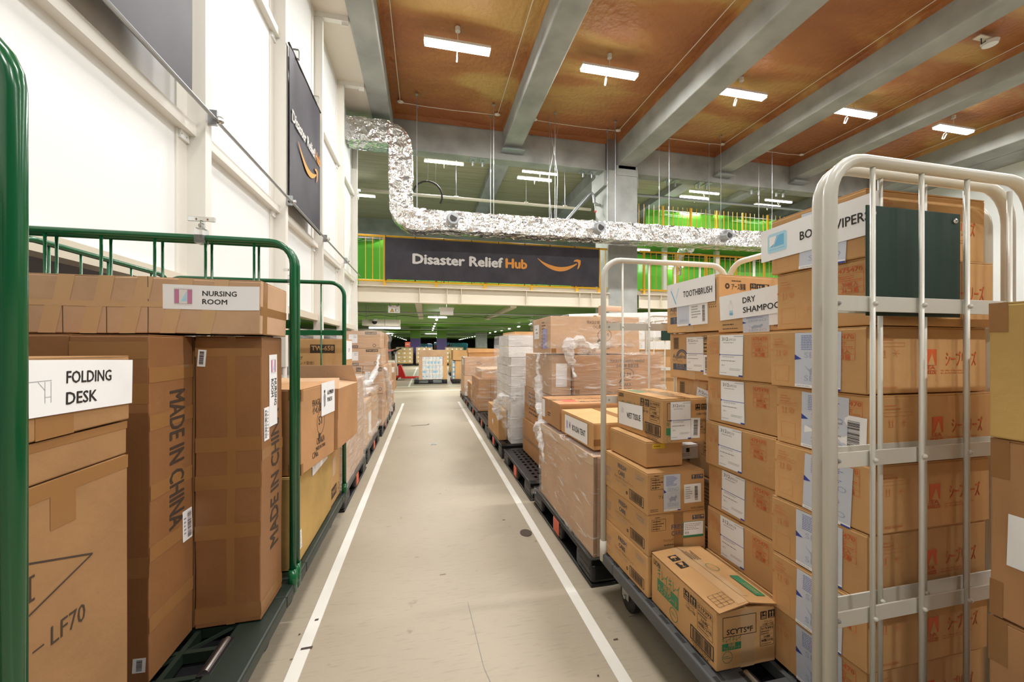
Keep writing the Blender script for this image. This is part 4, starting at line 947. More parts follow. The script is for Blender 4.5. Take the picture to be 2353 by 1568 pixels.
# long flat carton across the top
B = Box(-1.53, -0.598, 1.60, 1.872, 1.297, 1.497, 'pink', seed=4, amp=0.005, freq=3.2, n=9, seam='x')
f = B.F; r4 = random.Random(8)
for u in (0.31, 0.43, 0.55, 0.68, 0.80):
    mb = MB(); B.parts.append(('packing_tape', mb, None)); s = 0.02
    pr_poly(mb, f, [(u - 0.02, 0.0), (u + 0.03, 0.0), (u + 0.05, 0.48), (u + 0.0, 0.48)], 'tape_l', 0.0009); pr_poly(mb, f, [(u + 0.02, 0.50), (u + 0.07, 0.50), (u + 0.09, 1.0), (u + 0.04, 1.0)], 'tape_l', 0.0009)
B.strip(f, 0, 0.46, 1, 0.56, 'tape_l', 0.0012)
for u in (0.36, 0.49, 0.62): pr_rect(B.mb, f, u, 0.0, u + 0.0022, 1, 'ink2')
B.strip(B.R, 0, 0.36, 1, 0.52, 'tape'); B.strip(B.R, 0.08, 0, 0.22, 1, 'tape')
mb, F = B.paper(f, 0.832, 0.66, 0.305, 0.088, R(0.5)); nursing_art(mb, F, 0.205, 0.52, 0.055, 0.062)
pr_text(mb, F, 0.40, 0.58, 0.0185, 'NURSING', 'ink', 'L', 0.108, 0.015, 0.0005); pr_text(mb, F, 0.40, 0.24, 0.0185, 'ROOM', 'ink', 'L', 0.078, 0.015, 0.0005)
B.done('long flat taped carton with nursing room sign lying across the tall boxes', 'box', G)
# folding desk cartons nearest the camera
B = Box(-1.25, -0.785, 0.80, 1.245, 0.203, 0.962, 'brown2', seed=5, amp=0.003, n=6)
f = B.R
# triangle mark, bar letter and code
for p, q in (((0.02, 0.885), (0.742, 0.725)), ((0.742, 0.725), (0.20, 0.625)), ((0.20, 0.625), (0.02, 0.885))): pr_line(B.mb, f, p, q, 0.0042, 'ink2')
pr_rect(B.mb, f, 0.388, 0.695, 0.408, 0.765, 'ink2'); pr_rect(B.mb, f, 0.372, 0.695, 0.424, 0.702, 'ink2'); pr_rect(B.mb, f, 0.372, 0.758, 0.424, 0.765, 'ink2')
pr_text(B.mb, f, 0.415, 0.535, 0.042, '\u2013 LF70', 'ink2', 'L', 0.125, 0.0)
B.strip(f, 0, 0.955, 1, 1.0, 'tape'); B.strip(f, 0.50, 0.86, 0.64, 0.96, 'tape')
B.done('large brown carton printed LF70 with a triangle mark, nearest bottom left', 'box', G)
B = Box(-1.25, -0.79, 0.80, 1.248, 0.965, 1.052, 'brown2', seed=6, amp=0.004, n=5); B.strip(B.R, 0, 0.78, 1, 1, 'tape')
B.done('thin brown carton between the folding desk box and the LF70 box', 'box', G)
B = Box(-1.25, -0.785, 0.80, 1.250, 1.055, 1.228, 'brown2', seed=7, amp=0.004, n=5)
B.strip(B.R, 0.42, 0, 0.62, 0.28, 'tape')
mb, F = B.paper(B.R, 0.52, 0.625, 0.44, 0.118, R(-1.5), n=0.004)
D_ = F.sub(0.385, 0.42, 0.075, 0.05)
pr_line(mb, D_, (0, 0.95), (1, 1.0), 0.0012, 'grey', 0.0005)
for u in (0.03, 0.22, 0.80, 0.98): pr_line(mb, D_, (u, 0.95), (u + 0.01, 0.05), 0.0009, 'grey', 0.0005)
for a, c in (((0.03, 0.3), (0.22, 0.3)), ((0.80, 0.3), (0.98, 0.3)), ((0.6, 0.95), (0.8, 0.6))): pr_line(mb, D_, a, c, 0.0009, 'grey', 0.0005)
pr_text(mb, F, 0.55, 0.56, 0.028, 'FOLDING', 'ink', 'L', 0.125, 0.015, 0.0005); pr_text(mb, F, 0.55, 0.16, 0.028, 'DESK', 'ink', 'L', 0.082, 0.015, 0.0005)
B.done('brown carton with a white folding desk sign, topmost of the near left stack', 'box', G)

# ================================================================== LEFT: SECOND GREEN CAGE
G = 'boxes in the second green cage'
B = Box(-1.12, -0.60, 1.99, 2.70, 0.203, 0.640, 'gold', seed=21, amp=0.003)
mb, F = B.paper(B.R, 0.62, 0.94, 0.32, 0.115, R(2), n=0.003); pr_text(mb, F, 0.37, 0.34, 0.038, 'BATHTOWEL', 'ink', 'L', 0.185, 0.015, 0.0005)
A = F.sub(0.20, 0.45, 0.06, 0.05); pr_poly(mb, A, [(0, 0.1), (0.3, 0), (1, 0.5), (0.9, 0.9), (0.5, 0.95)], 'letter', 0.0005); pr_line(mb, A, (0.1, 0.2), (0.9, 0.7), 0.001, 'grey', 0.0008)
mb, F = B.paper(B.R, 0.10, 0.24, 0.06, 0.09, R(3)); pr_bar(mb, F, 0.12, 0.1, 0.45, 0.9, 'ink', 0.0004, vert=True, seed=6); pr_dash(mb, F, 0.5, 0.1, 0.92, 0.9, 7, 'grey', 5, 0.0004)
B.done('large golden carton with bathtowel sign at the bottom of the second green cage', 'box', G)
B = Box(-1.10, -0.605, 2.705, 2.985, 0.203, 0.640, 'kraft', seed=22)
pr_rect(B.mb, B.R, 0.10, 0.10, 0.62, 0.26, 'ink2'); pr_text(B.mb, B.R, 0.36, 0.145, 0.032, 'TW-657', 'kraft', 'C', 0.12, 0.02, 0.0012)
pr_ring(B.mb, B.R, 0.84, 0.16, 0.025, 'ink2', 0.004); pr_rect(B.mb, B.R, 0.55, 0.9, 0.85, 0.98, 'ink2'); B.strip(B.R, 0.2, 0.42, 0.55, 0.70, 'tape_l')
B.done('kraft carton with a black model stripe beside the golden bathtowel carton', 'box', G)
# poncho carton, turned a little
def turned(cx, cy_, rz, **k): pass
B = Box(-0.96, -0.545, 2.02, 2.44, 0.645, 1.050, 'brown', rz=R(-7.5), seed=23, amp=0.003)
f = B.R
for s, v, h, wd in (('FRAGILE BE CAREFUL', 0.755, 0.032, 0.30), ('\u5c0f\u5fc3\u7570\u7269', 0.665, 0.032, 0.15)): pr_text(B.mb, f, 0.30, v, h, s, 'ink2', 'L', wd, 0.004)
pr_ring(B.mb, f, 0.545, 0.52, 0.065, 'ink2', 0.004, sx=0.75); pr_text(B.mb, f, 0.545, 0.49, 0.045, 'ST', 'ink2', 'C', 0.055, 0.008)
pr_poly(B.mb, f, [(0.47, 0.38), (0.49, 0.27), (0.55, 0.36)], 'ink2')
pr_text(B.mb, f, 0.545, 0.245, 0.036, 'OSAKA', 'ink2', 'C', 0.10, 0.006); pr_text(B.mb, f, 0.545, 0.175, 0.020, 'MADE IN CHINA', 'ink2', 'C', 0.12, 0.004)
pr_text(B.mb, f, 0.30, 0.10, 0.032, 'C/No.', 'ink2', 'L', 0.075, 0.004)
B.strip(B.F, 0.86, 0, 1, 0.13, 'tape'); B.strip(B.F, 0.86, 0.87, 1, 1, 'tape'); B.strip(f, 0.0, 0.86, 0.05, 1, 'tape'); B.strip(f, 0.0, 0, 0.05, 0.13, 'tape')
mb, F = B.paper(f, 0.77, 0.80, 0.185, 0.175, R(0), n=0.003); pr_text(mb, F, 0.42, 0.60, 0.024, 'ALUMINIUM', 'ink', 'L', 0.088, 0.015, 0.0005); pr_text(mb, F, 0.42, 0.38, 0.024, 'PONCHO', 'ink', 'L', 0.068, 0.015, 0.0005)
A = F.sub(0.22, 0.52, 0.03, 0.095); pr_poly(mb, A, [(0.2, 0.05), (0.8, 0.05), (1, 0.6), (0.7, 0.78), (0.3, 0.78), (0, 0.6)], 'grey', 0.0005); pr_ring(mb, A, 0.5, 0.88, 0.009, 'ink2', 0.009, 0.0006); pr_rect(mb, A, 0.3, 0.0, 0.42, 0.1, 'ink2', 0.0006)
B.done('brown carton with aluminium poncho sign on top of the bathtowel carton', 'box', G)
B = Box(-0.93, -0.49, 2.47, 2.93, 0.645, 1.00, 'brown', rz=R(-4), seed=24, open_top=True)
mb = B.part('flap')      # raised flaps
hx, hy, h = B.sx / 2, B.sy / 2, B.sz
for P in ([(-hx, -hy, h), (hx, -hy, h), (hx - 0.03, -hy + 0.13, h + 0.055), (-hx, -hy + 0.13, h + 0.055)], [(hx, -hy, h), (hx, hy, h), (hx - 0.14, hy - 0.03, h + 0.02), (hx - 0.14, -hy + 0.05, h + 0.02)], [(-hx, hy, h), (hx, hy, h), (hx - 0.03, hy - 0.02, h + 0.12), (-hx, hy - 0.02, h + 0.12)]):
    mb.add([Vector(p) for p in P] + [Vector(p) + Vector((0, 0, 0.004)) for p in P], [(0, 1, 2, 3), (4, 5, 6, 7), (0, 1, 5, 4), (1, 2, 6, 5), (2, 3, 7, 6), (3, 0, 4, 7)], 'pink')
B.done('open topped brown carton beside the poncho carton, its flaps lifted', 'box', G)

# ================================================================== LEFT ROW PALLET LOADS
G = 'cartons on the left row pallets'
k = 0
def twbox(x0, x1, y0, y1, z0, z1, label, seed, left_tag=True, paper=True, m='pink'):
    B = Box(x0, x1, y0, y1, z0, z1, m, seed=seed); f = B.F
    pr_rect(B.mb, f, 0.56, 0.80, 0.90, 0.95, 'ink2'); pr_text(B.mb, f, 0.73, 0.835, B.sz * 0.085, 'TW-658', m, 'C', B.sx * 0.30, 0.02, 0.0012)
    if left_tag: pr_rect(B.mb, f, 0.03, 0.03, 0.36, 0.17, 'ink2'); pr_text(B.mb, f, 0.195, 0.06, B.sz * 0.08, 'TW-658', m, 'C', B.sx * 0.28, 0.02, 0.0012)
    pr_ring(B.mb, f, 0.83, 0.16, 0.022, 'ink2', 0.006)
    if paper: mb, F = B.paper(f, 0.22, 0.55, B.sx * 0.25, B.sz * 0.5); pr_dash(mb, F, 0.55, 0.55, 0.95, 0.9, 3, 'grey', seed, 0.0004)
    return B.done(label, 'box', G)
# L3 : the wrapped load past the second cage, one big carton on top
B = Box(-0.95, -0.615, 3.19, 3.52, 0.955, 1.312, 'kraft', seed=31); f = B.F
pr_rect(B.mb, f, 0.28, 0.70, 0.80, 0.88, 'ink2'); pr_text(B.mb, f, 0.54, 0.755, 0.036, 'TW-658', 'kraft', 'C', 0.155, 0.025, 0.0012)
pr_text(B.mb, f, 0.13, 0.56, 0.022, '\u30de\u30b0', 'ink2', 'R', 0.05); pr_text(B.mb, f, 0.36, 0.46, 0.020, '\uff08\u30d6\u30e9\u30f3\u30c9\u914d\u5408\uff09', 'ink2', 'R', 0.15); pr_text(B.mb, f, 0.10, 0.28, 0.020, '\uff10\u5165', 'ink2', 'R', 0.05); pr_out(B.mb, f, -0.0, 0.24, 0.18, 0.36, 'ink2', 0.002)
mb, F = B.paper(B.R, 0.55, 0.76, 0.25, 0.15); pr_text(mb, F, 0.5, 0.4, 0.03, 'CP', 'ink', 'C', 0.06, 0.0, 0.0005)
B.done('big kraft carton with a black TW-658 stripe seen through the second green cage bars', 'box', G)
for i, (x0, x1, y0, y1, z0, z1, nm) in enumerate(((-1.12, -0.62, 3.17, 3.66, 0.147, 0.545, 'lower near'), (-1.12, -0.62, 3.67, 4.17, 0.147, 0.545, 'lower far'), (-1.12, -0.62, 3.17, 3.66, 0.55, 0.95, 'upper near'), (-1.12, -0.62, 3.67, 4.17, 0.55, 0.95, 'upper far'), (-1.68, -1.13, 3.17, 4.17, 0.147, 0.95, 'back'))):
    Box(x0, x1, y0, y1, z0, z1, 'pink', seed=32 + i).done('%s pale carton inside the tall film wrapped load past the second green cage' % nm, 'box', G)
fm = film(-1.695, -0.602, 3.15, 4.20, 0.10, 0.975, 'cloudy stretch film round the load just past the second green cage', seed=1, amp=0.016, m='filmc')
# L4 : low wrapped load with an open carton on top
for i, (x0, x1, y0, y1, z0, z1, nm, m) in enumerate(((-1.10, -0.64, 4.40, 4.91, 0.147, 0.66, 'near', 'tan'), (-1.10, -0.64, 4.915, 5.42, 0.147, 0.70, 'far', 'kraft'), (-1.68, -1.11, 4.40, 5.42, 0.147, 0.64, 'back', 'pink'))):
    B = Box(x0, x1, y0, y1, z0, z1, m, seed=40 + i)
    if nm == 'near': B.paper(B.R, 0.7, 0.45, 0.2, 0.25); B.tape_over('y')
    B.done('%s carton of the low film wrapped load in the left row' % nm, 'box', G)
B = Box(-1.0, -0.70, 4.5, 4.88, 0.665, 0.73, 'tan', seed=44); B.tape_over('y'); B.done('flat pale carton lid lying on the low wrapped load, left row', 'box', G)
fm = film(-1.695, -0.622, 4.385, 5.45, 0.09, 0.75, 'crumpled stretch film over the low load in the left row', seed=2, amp=0.02, m='filmc')
clump(fm, [(-0.95, 4.46, 0.76), (-0.8, 4.7, 0.80), (-0.66, 4.95, 0.83), (-0.62, 5.3, 1.0), (-0.63, 5.55, 1.15)], [0.03, 0.035, 0.02], 1)
clump(fm, [(-1.1, 4.5, 0.78), (-0.85, 4.6, 0.78), (-0.62, 4.9, 0.74)], [0.03, 0.05, 0.03], 5)
clump(fm, [(-0.61, 4.5, 0.30), (-0.6, 4.9, 0.25), (-0.605, 5.4, 0.28)], [0.02, 0.03, 0.02], 6, 'film')
# L5 : three tier wrapped stack
twbox(-1.085, -0.63, 5.70, 6.25, 1.235, 1.472, 'top front carton of the wrapped TW-658 stack in the left row', 51)
twbox(-1.08, -0.61, 5.70, 6.25, 0.99, 1.232, 'middle front carton of the wrapped TW-658 stack in the left row', 52)
twbox(-1.05, -0.86, 5.70, 6.2, 0.60, 0.986, 'narrow lower left carton of the wrapped TW-658 stack, left row', 53, False, False)
twbox(-0.855, -0.58, 5.70, 6.2, 0.60, 0.986, 'lower right carton with a white sheet in the wrapped TW-658 stack', 54, False)
for i, (x0, x1, y0, y1, z0, z1, nm) in enumerate(((-1.08, -0.62, 6.26, 6.75, 0.99, 1.47, 'far upper'), (-1.05, -0.6, 6.22, 6.74, 0.60, 0.986, 'far middle'), (-1.08, -0.60, 5.70, 6.2, 0.147, 0.595, 'near bottom'), (-1.08, -0.60, 6.22, 6.74, 0.147, 0.595, 'far bottom'), (-1.66, -1.10, 5.70, 6.74, 0.147, 1.30, 'wall side'))):
    Box(x0, x1, y0, y1, z0, z1, 'brown' if i == 0 else 'pink', seed=55 + i).done('%s carton of the tall film wrapped stack in the left row' % nm, 'box', G)
fm = film(-1.69, -0.565, 5.68, 6.78, 0.10, 1.495, 'glossy stretch film round the three tier stack in the left row', seed=3, amp=0.018)
clump(fm, [(-0.57, 5.7, 0.95), (-0.56, 6.0, 0.75), (-0.57, 6.4, 0.5), (-0.58, 6.75, 0.2)], [0.03, 0.05, 0.03], 2)
# L6
for i, (x0, x1, y0, y1, z0, z1, nm, m) in enumerate(((-1.1, -0.62, 6.98, 7.95, 0.147, 0.60, 'lower', 'brown'), (-1.1, -0.66, 6.98, 7.95, 0.605, 0.93, 'upper', 'kraft'), (-1.68, -1.12, 6.98, 7.95, 0.147, 0.9, 'wall side', 'pink'))):
    Box(x0, x1, y0, y1, z0, z1, m, seed=62 + i).done('%s carton on the last pallet of the left row' % nm, 'box', G)
film(-1.69, -0.605, 6.96, 7.98, 0.10, 0.955, 'stretch film round the last load of the left row', seed=4, amp=0.018)
B = Box(-1.12, -0.90, 11.9, 12.4, 0.001, 0.78, 'brown', seed=66); B.paper(B.F, 0.75, 0.75, 0.08, 0.16); B.done('upright brown carton standing on the floor beyond the left row', 'box')

# ================================================================== RIGHT: WHITE CAGE CARTONS
def label312(B, f, u, v, w, h, rot=0.0, cover=False):
    """delivery note in two sheets; the square code on it is left blank"""
    mb, F = B.paper(f, u, v, w, h, rot, name='delivery_label')
    e = 0.0004
    pr_text(mb, F, 0.10, 0.86, h * 0.085, '312', 'ink', 'L', w * 0.27, 0.0, e); pr_text(mb, F, 0.39, 0.86, h * 0.05, '27C12', 'ink', 'L', w * 0.30, 0.0, e)
    pr_dash(mb, F, 0.62, 0.94, 0.98, 0.98, 1, 'grey', 2, e); pr_dash(mb, F, 0.16, 0.79, 0.82, 0.83, 1, 'grey', 3, e)
    if not cover:
        pr_rect(mb, F, 0.0, 0.505, 1.0, 0.517, 'blue', e); pr_poly(mb, F, [(-0.005, 0.54), (-0.005, 0.48), (0.06, 0.511)], 'blue', 0.0006)
        pr_rect(mb, F, 0, 0.02, 0.008, 1, 'blue', e); pr_rect(mb, F, 0.992, 0.0, 1, 1, 'blue', e)
        pr_dash(mb, F, 0.12, 0.44, 0.9, 0.49, 2, 'grey', 4, e); pr_dash(mb, F, 0.08, 0.345, 0.80, 0.38, 1, 'ink', 5, e); pr_text(mb, F, 0.10, 0.235, h * 0.03, '29.1', 'ink', 'L', w * 0.13, 0.0, e)
        pr_dash(mb, F, 0.45, 0.13, 0.95, 0.19, 2, 'grey', 6, e); pr_dash(mb, F, 0.05, 0.05, 0.45, 0.08, 1, 'grey', 7, e); pr_rect(mb, F, 0.84, 0.0, 1.0, 0.035, 'blue', 0.0006); pr_out(mb, F, 0, 0, 1, 1, 'sky2', 0.0006, e)
def pouch(B, f, u, v, w, h, rot=0.0, text='SEINO'):
    mb, F = B.paper(f, u, v, w, h, rot, 'pouch', name='document_pouch'); e = 0.0004
    pr_dash(mb, F, 0.15, 0.68, 0.88, 0.96, 9, 'blue2', 3, e, 0.75); pr_text(mb, F, 0.22, 0.545, h * 0.10, text, 'pouch_t', 'L', w * 0.68, -0.01, e); pr_text(mb, F, 0.22, 0.125, h * 0.10, text, 'pouch_t', 'L', w * 0.68, -0.01, e)
    pr_poly(mb, F, [(0.20, 0.42), (0.34, 0.33), (0.45, 0.40), (0.62, 0.37), (0.74, 0.43), (0.78, 0.36), (0.70, 0.30), (0.72, 0.24), (0.62, 0.28), (0.42, 0.26), (0.36, 0.22), (0.34, 0.30)], 'pouch_t', e)
    pr_poly(mb, F, [(0, 0.60), (0, 0.50), (0.16, 0.52)], 'blue', 0.0006); pr_rect(mb, F, 0, 0, 1, 0.055, 'paper', 0.0006); pr_rect(mb, F, 0.82, 0.0, 1, 0.03, 'blue', 0.0009); pr_dash(mb, F, 0.05, 0.015, 0.5, 0.04, 1, 'grey', 3, 0.0009)
def wipes(x0, x1, y0, y1, z0, z1, label, seed, kind, group, rz=0.0, logo_shift=0, m='kraft', sheet=None, partial=False):
    B = Box(x0, x1, y0, y1, z0, z1, m, rz, seed, amp=0.0022, seam='x'); f = B.L; e = 0.0006
    # aisle face: handling marks left, table right, faint frame
    pr_dash(B.mb, f, 0.05, 0.73, 0.19, 0.87, 3, 'redf', 3); pr_out(B.mb, f, 0.04, 0.685, 0.25, 0.745, 'redf', 0.0008); pr_dash(B.mb, f, 0.06, 0.70, 0.23, 0.73, 1, 'redf', 6)
    pr_up(B.mb, f, 0.10, 0.60, 0.026, 'redf'); pr_ring(B.mb, f, 0.185, 0.60, 0.009, 'redf', 0.0015, seg=8)
    for a in range(6): pr_line(B.mb, f, (0.185, 0.60), (0.185 + 0.032 * math.cos(a), 0.60 + 0.06 * math.sin(a)), 0.0012, 'redf')
    pr_rect(B.mb, f, 0.005, 0.64, 0.03, 0.67, 'redf'); pr_out(B.mb, f, 0.06, 0.10, 0.23, 0.38, 'redf', 0.0008)
    if kind != '312': pr_text(B.mb, f, 0.42, 0.42, 0.026, '\u30b7\u30fc\u30d6\u30ea\u30fc\u30ba', 'red', 'L', 0.065, 0.004); pr_dash(B.mb, f, 0.36, 0.30, 0.64, 0.36, 2, 'redf', 8)
    T = f.sub(0.785, 0.70, 0.068, 0.072); pr_out(B.mb, T, 0, 0, 1, 1, 'red', 0.0008)
    pr_text(B.mb, T, 0.5, 0.80, 0.0125, '475470', 'red', 'C', 0.061, 0.008); pr_rect(B.mb, T, 0, 0.735, 1, 0.745, 'red'); pr_dash(B.mb, T, 0.05, 0.46, 0.95, 0.70, 3, 'red', 4); pr_rect(B.mb, T, 0, 0.43, 1, 0.44, 'red')
    pr_text(B.mb, T, 0.5, 0.27, 0.0105, '30\u679a\u5165', 'red', 'C', 0.040, 0.008); pr_rect(B.mb, T, 0, 0.215, 1, 0.225, 'red'); pr_text(B.mb, T, 0.5, 0.045, 0.0105, '36\u30b3\u7bb1', 'red', 'C', 0.042, 0.008)
    # end face
    f = B.F; pr_dash(B.mb, f, 0.08, 0.78, 0.22, 0.88, 2, 'redf', 3); pr_out(B.mb, f, 0.08, 0.70, 0.30, 0.76, 'redf', 0.0008); pr_up(B.mb, f, 0.13, 0.60, 0.026, 'redf')
    for a in range(6): pr_line(B.mb, f, (0.23, 0.60), (0.23 + 0.028 * math.cos(a), 0.60 + 0.06 * math.sin(a)), 0.0012, 'redf')
    pr_rect(B.mb, f, 0.47, 0.42, 0.56, 0.66, 'red'); pr_poly(B.mb, f, [(0.485, 0.42), (0.545, 0.42), (0.52, 0.60)], m, 0.0012); pr_text(B.mb, f, 0.505, 0.36, 0.010, 'SEA', 'red', 'C', 0.036, 0.006); pr_text(B.mb, f, 0.505, 0.29, 0.010, 'BREEZE', 'red', 'C', 0.046, 0.006)
    pr_text(B.mb, f, 0.64, 0.42, 0.032, '\u30b7\u30fc\u30d6\u30ea\u30fc\u30ba', 'red', 'L', 0.115, 0.004); pr_dash(B.mb, f, 0.60, 0.28, 0.97, 0.36, 2, 'redf', 8); pr_text(B.mb, f, 0.10, 0.07, 0.008, 'MADE IN JAPAN', 'redf', 'L', 0.06)
    pr_rect(B.mb, B.F, 0.0, 0.02, 0.005, 0.98, 'cut', 0.0004)
    B.strip(B.F, 0.66, 0.0, 1.0, 1.0, 'tape_l', 0.0003) if False else None
    if kind == '312': label312(B, B.L, 0.40, 0.52, 0.118, 0.158, R(-1 + seed % 3))
    if kind == 'pouch': pouch(B, B.L, 0.545, 0.48, 0.135, 0.165, R(-1.5 + seed % 3))
    if kind == 'edge': pouch(B, B.L, 0.60, 0.45, 0.135, 0.165, R(-3))
    if sheet == 'barcode': mb, F = B.paper(B.L, 0.64, 0.40, 0.17, 0.10, R(-2)); pr_bar(mb, F, 0.72, 0.12, 0.90, 0.88, 'ink', 0.0004, vert=True, seed=seed); pr_dash(mb, F, 0.35, 0.2, 0.65, 0.9, 6, 'grey', seed, 0.0004)
    if sheet == 'body':
        mb, F = B.paper(B.L, 0.49, 0.585, 0.350, 0.105, R(1.0), n=0.004); e = 0.0005
        A = F.sub(0.175, 0.52, 0.07, 0.062); pr_poly(mb, A, [(0, 0.05), (0.08, 0), (0.95, 0), (1, 0.1), (1, 0.92), (0.9, 1), (0.1, 1), (0, 0.9)], 'sky2', e); pr_poly(mb, A, [(0.12, 0.3), (0.5, 0.85), (0.85, 0.85), (0.85, 0.3)], 'sky', e + 0.0003); pr_poly(mb, A, [(0.1, 0.3), (0.1, 0.85), (0.5, 0.85), (0.35, 0.45)], 'paper', e + 0.0004)
        pr_line(mb, A, (0.1, 0.16), (0.9, 0.16), 0.0012, 'sky', e + 0.0004); pr_line(mb, A, (0.30, 0.3), (0.62, 0.9), 0.001, 'paper', e + 0.0006)
        pr_text(mb, F, 0.40, 0.36, 0.026, 'BODY WIPERS', 'ink', 'L', 0.190, 0.015, e)
    return B.done(label, 'box', group)
ZD = 0.223; HB = 0.1805; ord_ = ['lowest', 'second lowest', 'third from the deck', 'fourth from the deck', 'fifth from the deck', 'topmost']
for i in range(6):
    j = (-0.006, 0.004, 0.010, -0.004, 0.006, 0.0)[i]
    wipes(1.155 + j, 1.535, 1.078, 1.418, ZD + i * HB, ZD + i * HB + 0.178, 'carton with a 312 label, %s in the middle column of the cage' % ord_[i], 70 + i, '312' if i else 'none', 'cartons with 312 labels')
o8 = ['lowest', 'second lowest', 'third from the deck', 'fourth from the deck', 'fifth from the deck', 'sixth from the deck', 'second from the top', 'topmost']
for i in range(8):
    j = (0.012, 0.0, 0.004, 0.006, 0.010, 0.0, 0.012, 0.004)[i]; g = (0.01, 0.0, 0.004, -0.004, -0.008, 0.003, -0.01, 0.006)[i]
    wipes(1.110 + j, 1.545, 0.775 + g, 1.058 + g, ZD + i * HB, ZD + i * HB + 0.178, ('carton with orange print and body wipers sign, topmost against the near cage bars' if i == 7 else 'carton with orange print, %s in the near column behind the cage bars' % o8[i]), 80 + i, ('pouch', 'pouch', 'pouch', 'edge', 'pouch', 'pouch', 'none', 'edge')[i], 'cartons behind the near cage bars', sheet={4: 'barcode', 7: 'body'}.get(i))
# far column: toothbrush cartons
def aqua(x0, x1, y0, y1, z0, z1, label, seed, rz=0.0, kind=0):
    B = Box(x0, x1, y0, y1, z0, z1, 'tan', rz, seed, seam='x'); f = B.L; e = 0.0006
    pr_bar(B.mb, f, 0.10, 0.66, 0.20, 0.90, 'ink2', vert=True, seed=4); pr_out(B.mb, f, 0.09, 0.65, 0.21, 0.91, 'ink2', 0.0012)
    for r_, q in ((0.040, 0.006), (0.031, 0.004)): pr_ring(B.mb, f, 0.28, 0.46, r_, 'navy', q, sx=1.1, a0=R(20), a1=R(165))
    pr_text(B.mb, f, 0.07, 0.44, 0.022, 'Aquafresh', 'navy', 'L', 0.12, 0.0, shear=0.2); pr_text(B.mb, f, 0.07, 0.355, 0.012, '\u30a2\u30af\u30a2\u30d5\u30ec\u30c3\u30b7\u30e5', 'ink2', 'L', 0.075)
    pr_rect(B.mb, f, 0.08, 0.18, 0.42, 0.32, 'navy'); pr_text(B.mb, f, 0.24, 0.255, 0.012, '\u30dd\u30fc\u30bf\u30d6\u30eb', 'tan', 'C', 0.06, 0.0, 0.0012); pr_text(B.mb, f, 0.26, 0.195, 0.012, '\u30bd\u30d5\u30c8\u30b1\u30fc\u30b9', 'tan', 'C', 0.07, 0.0, 0.0012)
    pr_out(B.mb, f, 0.70, 0.48, 0.95, 0.93, 'ink2', 0.0012); pr_text(B.mb, f, 0.825, 0.845, 0.014, '080782', 'ink', 'C', 0.066, 0.006); pr_rect(B.mb, f, 0.70, 0.82, 0.95, 0.83, 'ink2'); pr_dash(B.mb, f, 0.72, 0.5, 0.93, 0.8, 4, 'ink2', 4)
    for i in range(9): pr_rect(B.mb, f, 0.66 + i * 0.035, 0.43, 0.675 + i * 0.035, 0.445, 'ink2')
    B.strip(f, 0.42, 0, 0.56, 1, 'tape_l'); f2 = B.F
    pr_ring(B.mb, f2, 0.13, 0.80, 0.012, 'ink2', 0.007); pr_text(B.mb, f2, 0.20, 0.745, 0.022, '\u30a2\u30fc\u30b9\u88fd\u85ac', 'ink', 'L', 0.075, 0.008); pr_dash(B.mb, f2, 0.20, 0.87, 0.42, 0.92, 1, 'ink2', 4)
    for u, fn in ((0.55, 0), (0.66, 1), (0.77, 2)):
        S = f2.sub(u, 0.79, 0.033, 0.038)
        if fn == 0: pr_rect(B.mb, S, 0, 0, 1, 1, 'ink'); pr_text(B.mb, S, 0.5, 0.55, 0.013, '10', 'tan', 'C', 0.02, 0.01, 0.0012); pr_rect(B.mb, S, 0.1, 0.1, 0.9, 0.4, 'tan', 0.0012)
        elif fn == 1: pr_up(B.mb, f2, u, 0.79, 0.035, 'ink', 'tan')
        else: pr_cup(B.mb, f2, u, 0.79, 0.035, 'ink', 'tan')
    pr_text(B.mb, f2, 0.50, 0.58, 0.016, '8\u6bb5\u00d75\u500b\uff0f\u6bb5', 'ink2', 'L', 0.10, 0.0); pr_bar(B.mb, f2, 0.11, 0.12, 0.36, 0.26, 'ink2', seed=6); pr_out(B.mb, f2, 0.10, 0.11, 0.37, 0.27, 'ink2', 0.002)
    if kind == 1:
        mb, F = B.paper(f, 0.49, 0.77, 0.315, 0.118, R(0.6), n=0.006); pr_text(mb, F, 0.37, 0.35, 0.029, 'TOOTHBRUSH', 'ink', 'L', 0.182, 0.015, 0.0005)
        pr_line(mb, F, (0.09, 0.72), (0.21, 0.12), 0.006, 'sky', 0.0005); pr_line(mb, F, (0.21, 0.35), (0.27, 0.78), 0.004, 'sky2', 0.0005); pr_ring(mb, F, 0.10, 0.74, 0.008, 'sky2', 0.002, 0.0005, a0=0.5, a1=3)
        mb, F = B.paper(f, 0.52, 0.34, 0.20, 0.100, R(1)); pr_rect(mb, F, 0.02, 0.1, 0.42, 0.98, 'pouch', 0.0004); pr_text(mb, F, 0.10, 0.2, 0.012, 'SEINO', 'pouch_t', 'L', 0.055, 0, 0.0008); pr_bar(mb, F, 0.84, 0.12, 0.92, 0.85, 'ink2', 0.0004, vert=True, seed=4); pr_dash(mb, F, 0.5, 0.3, 0.8, 0.9, 5, 'grey', 4, 0.0004); pr_rect(mb, F, 0.40, 0, 0.47, 0.07, 'blue', 0.0008)
    if kind == 2: label312(B, f, 0.555, 0.55, 0.117, 0.158); mb, F = B.paper(f, 0.80, 0.33, 0.05, 0.09); pr_bar(mb, F, 0.2, 0.1, 0.7, 0.9, 'ink2', 0.0004, vert=True, seed=5)
    if kind == 3: label312(B, f, 0.66, 0.42, 0.125, 0.158, R(-10), True)
    return B.done(label, 'box', 'toothbrush cartons in the far column of the white cage')
aqua(1.215, 1.545, 1.435, 1.775, 1.322, 1.562, 'carton with white toothbrush sign, topmost in the far column of the white cage', 91, R(3), 1)
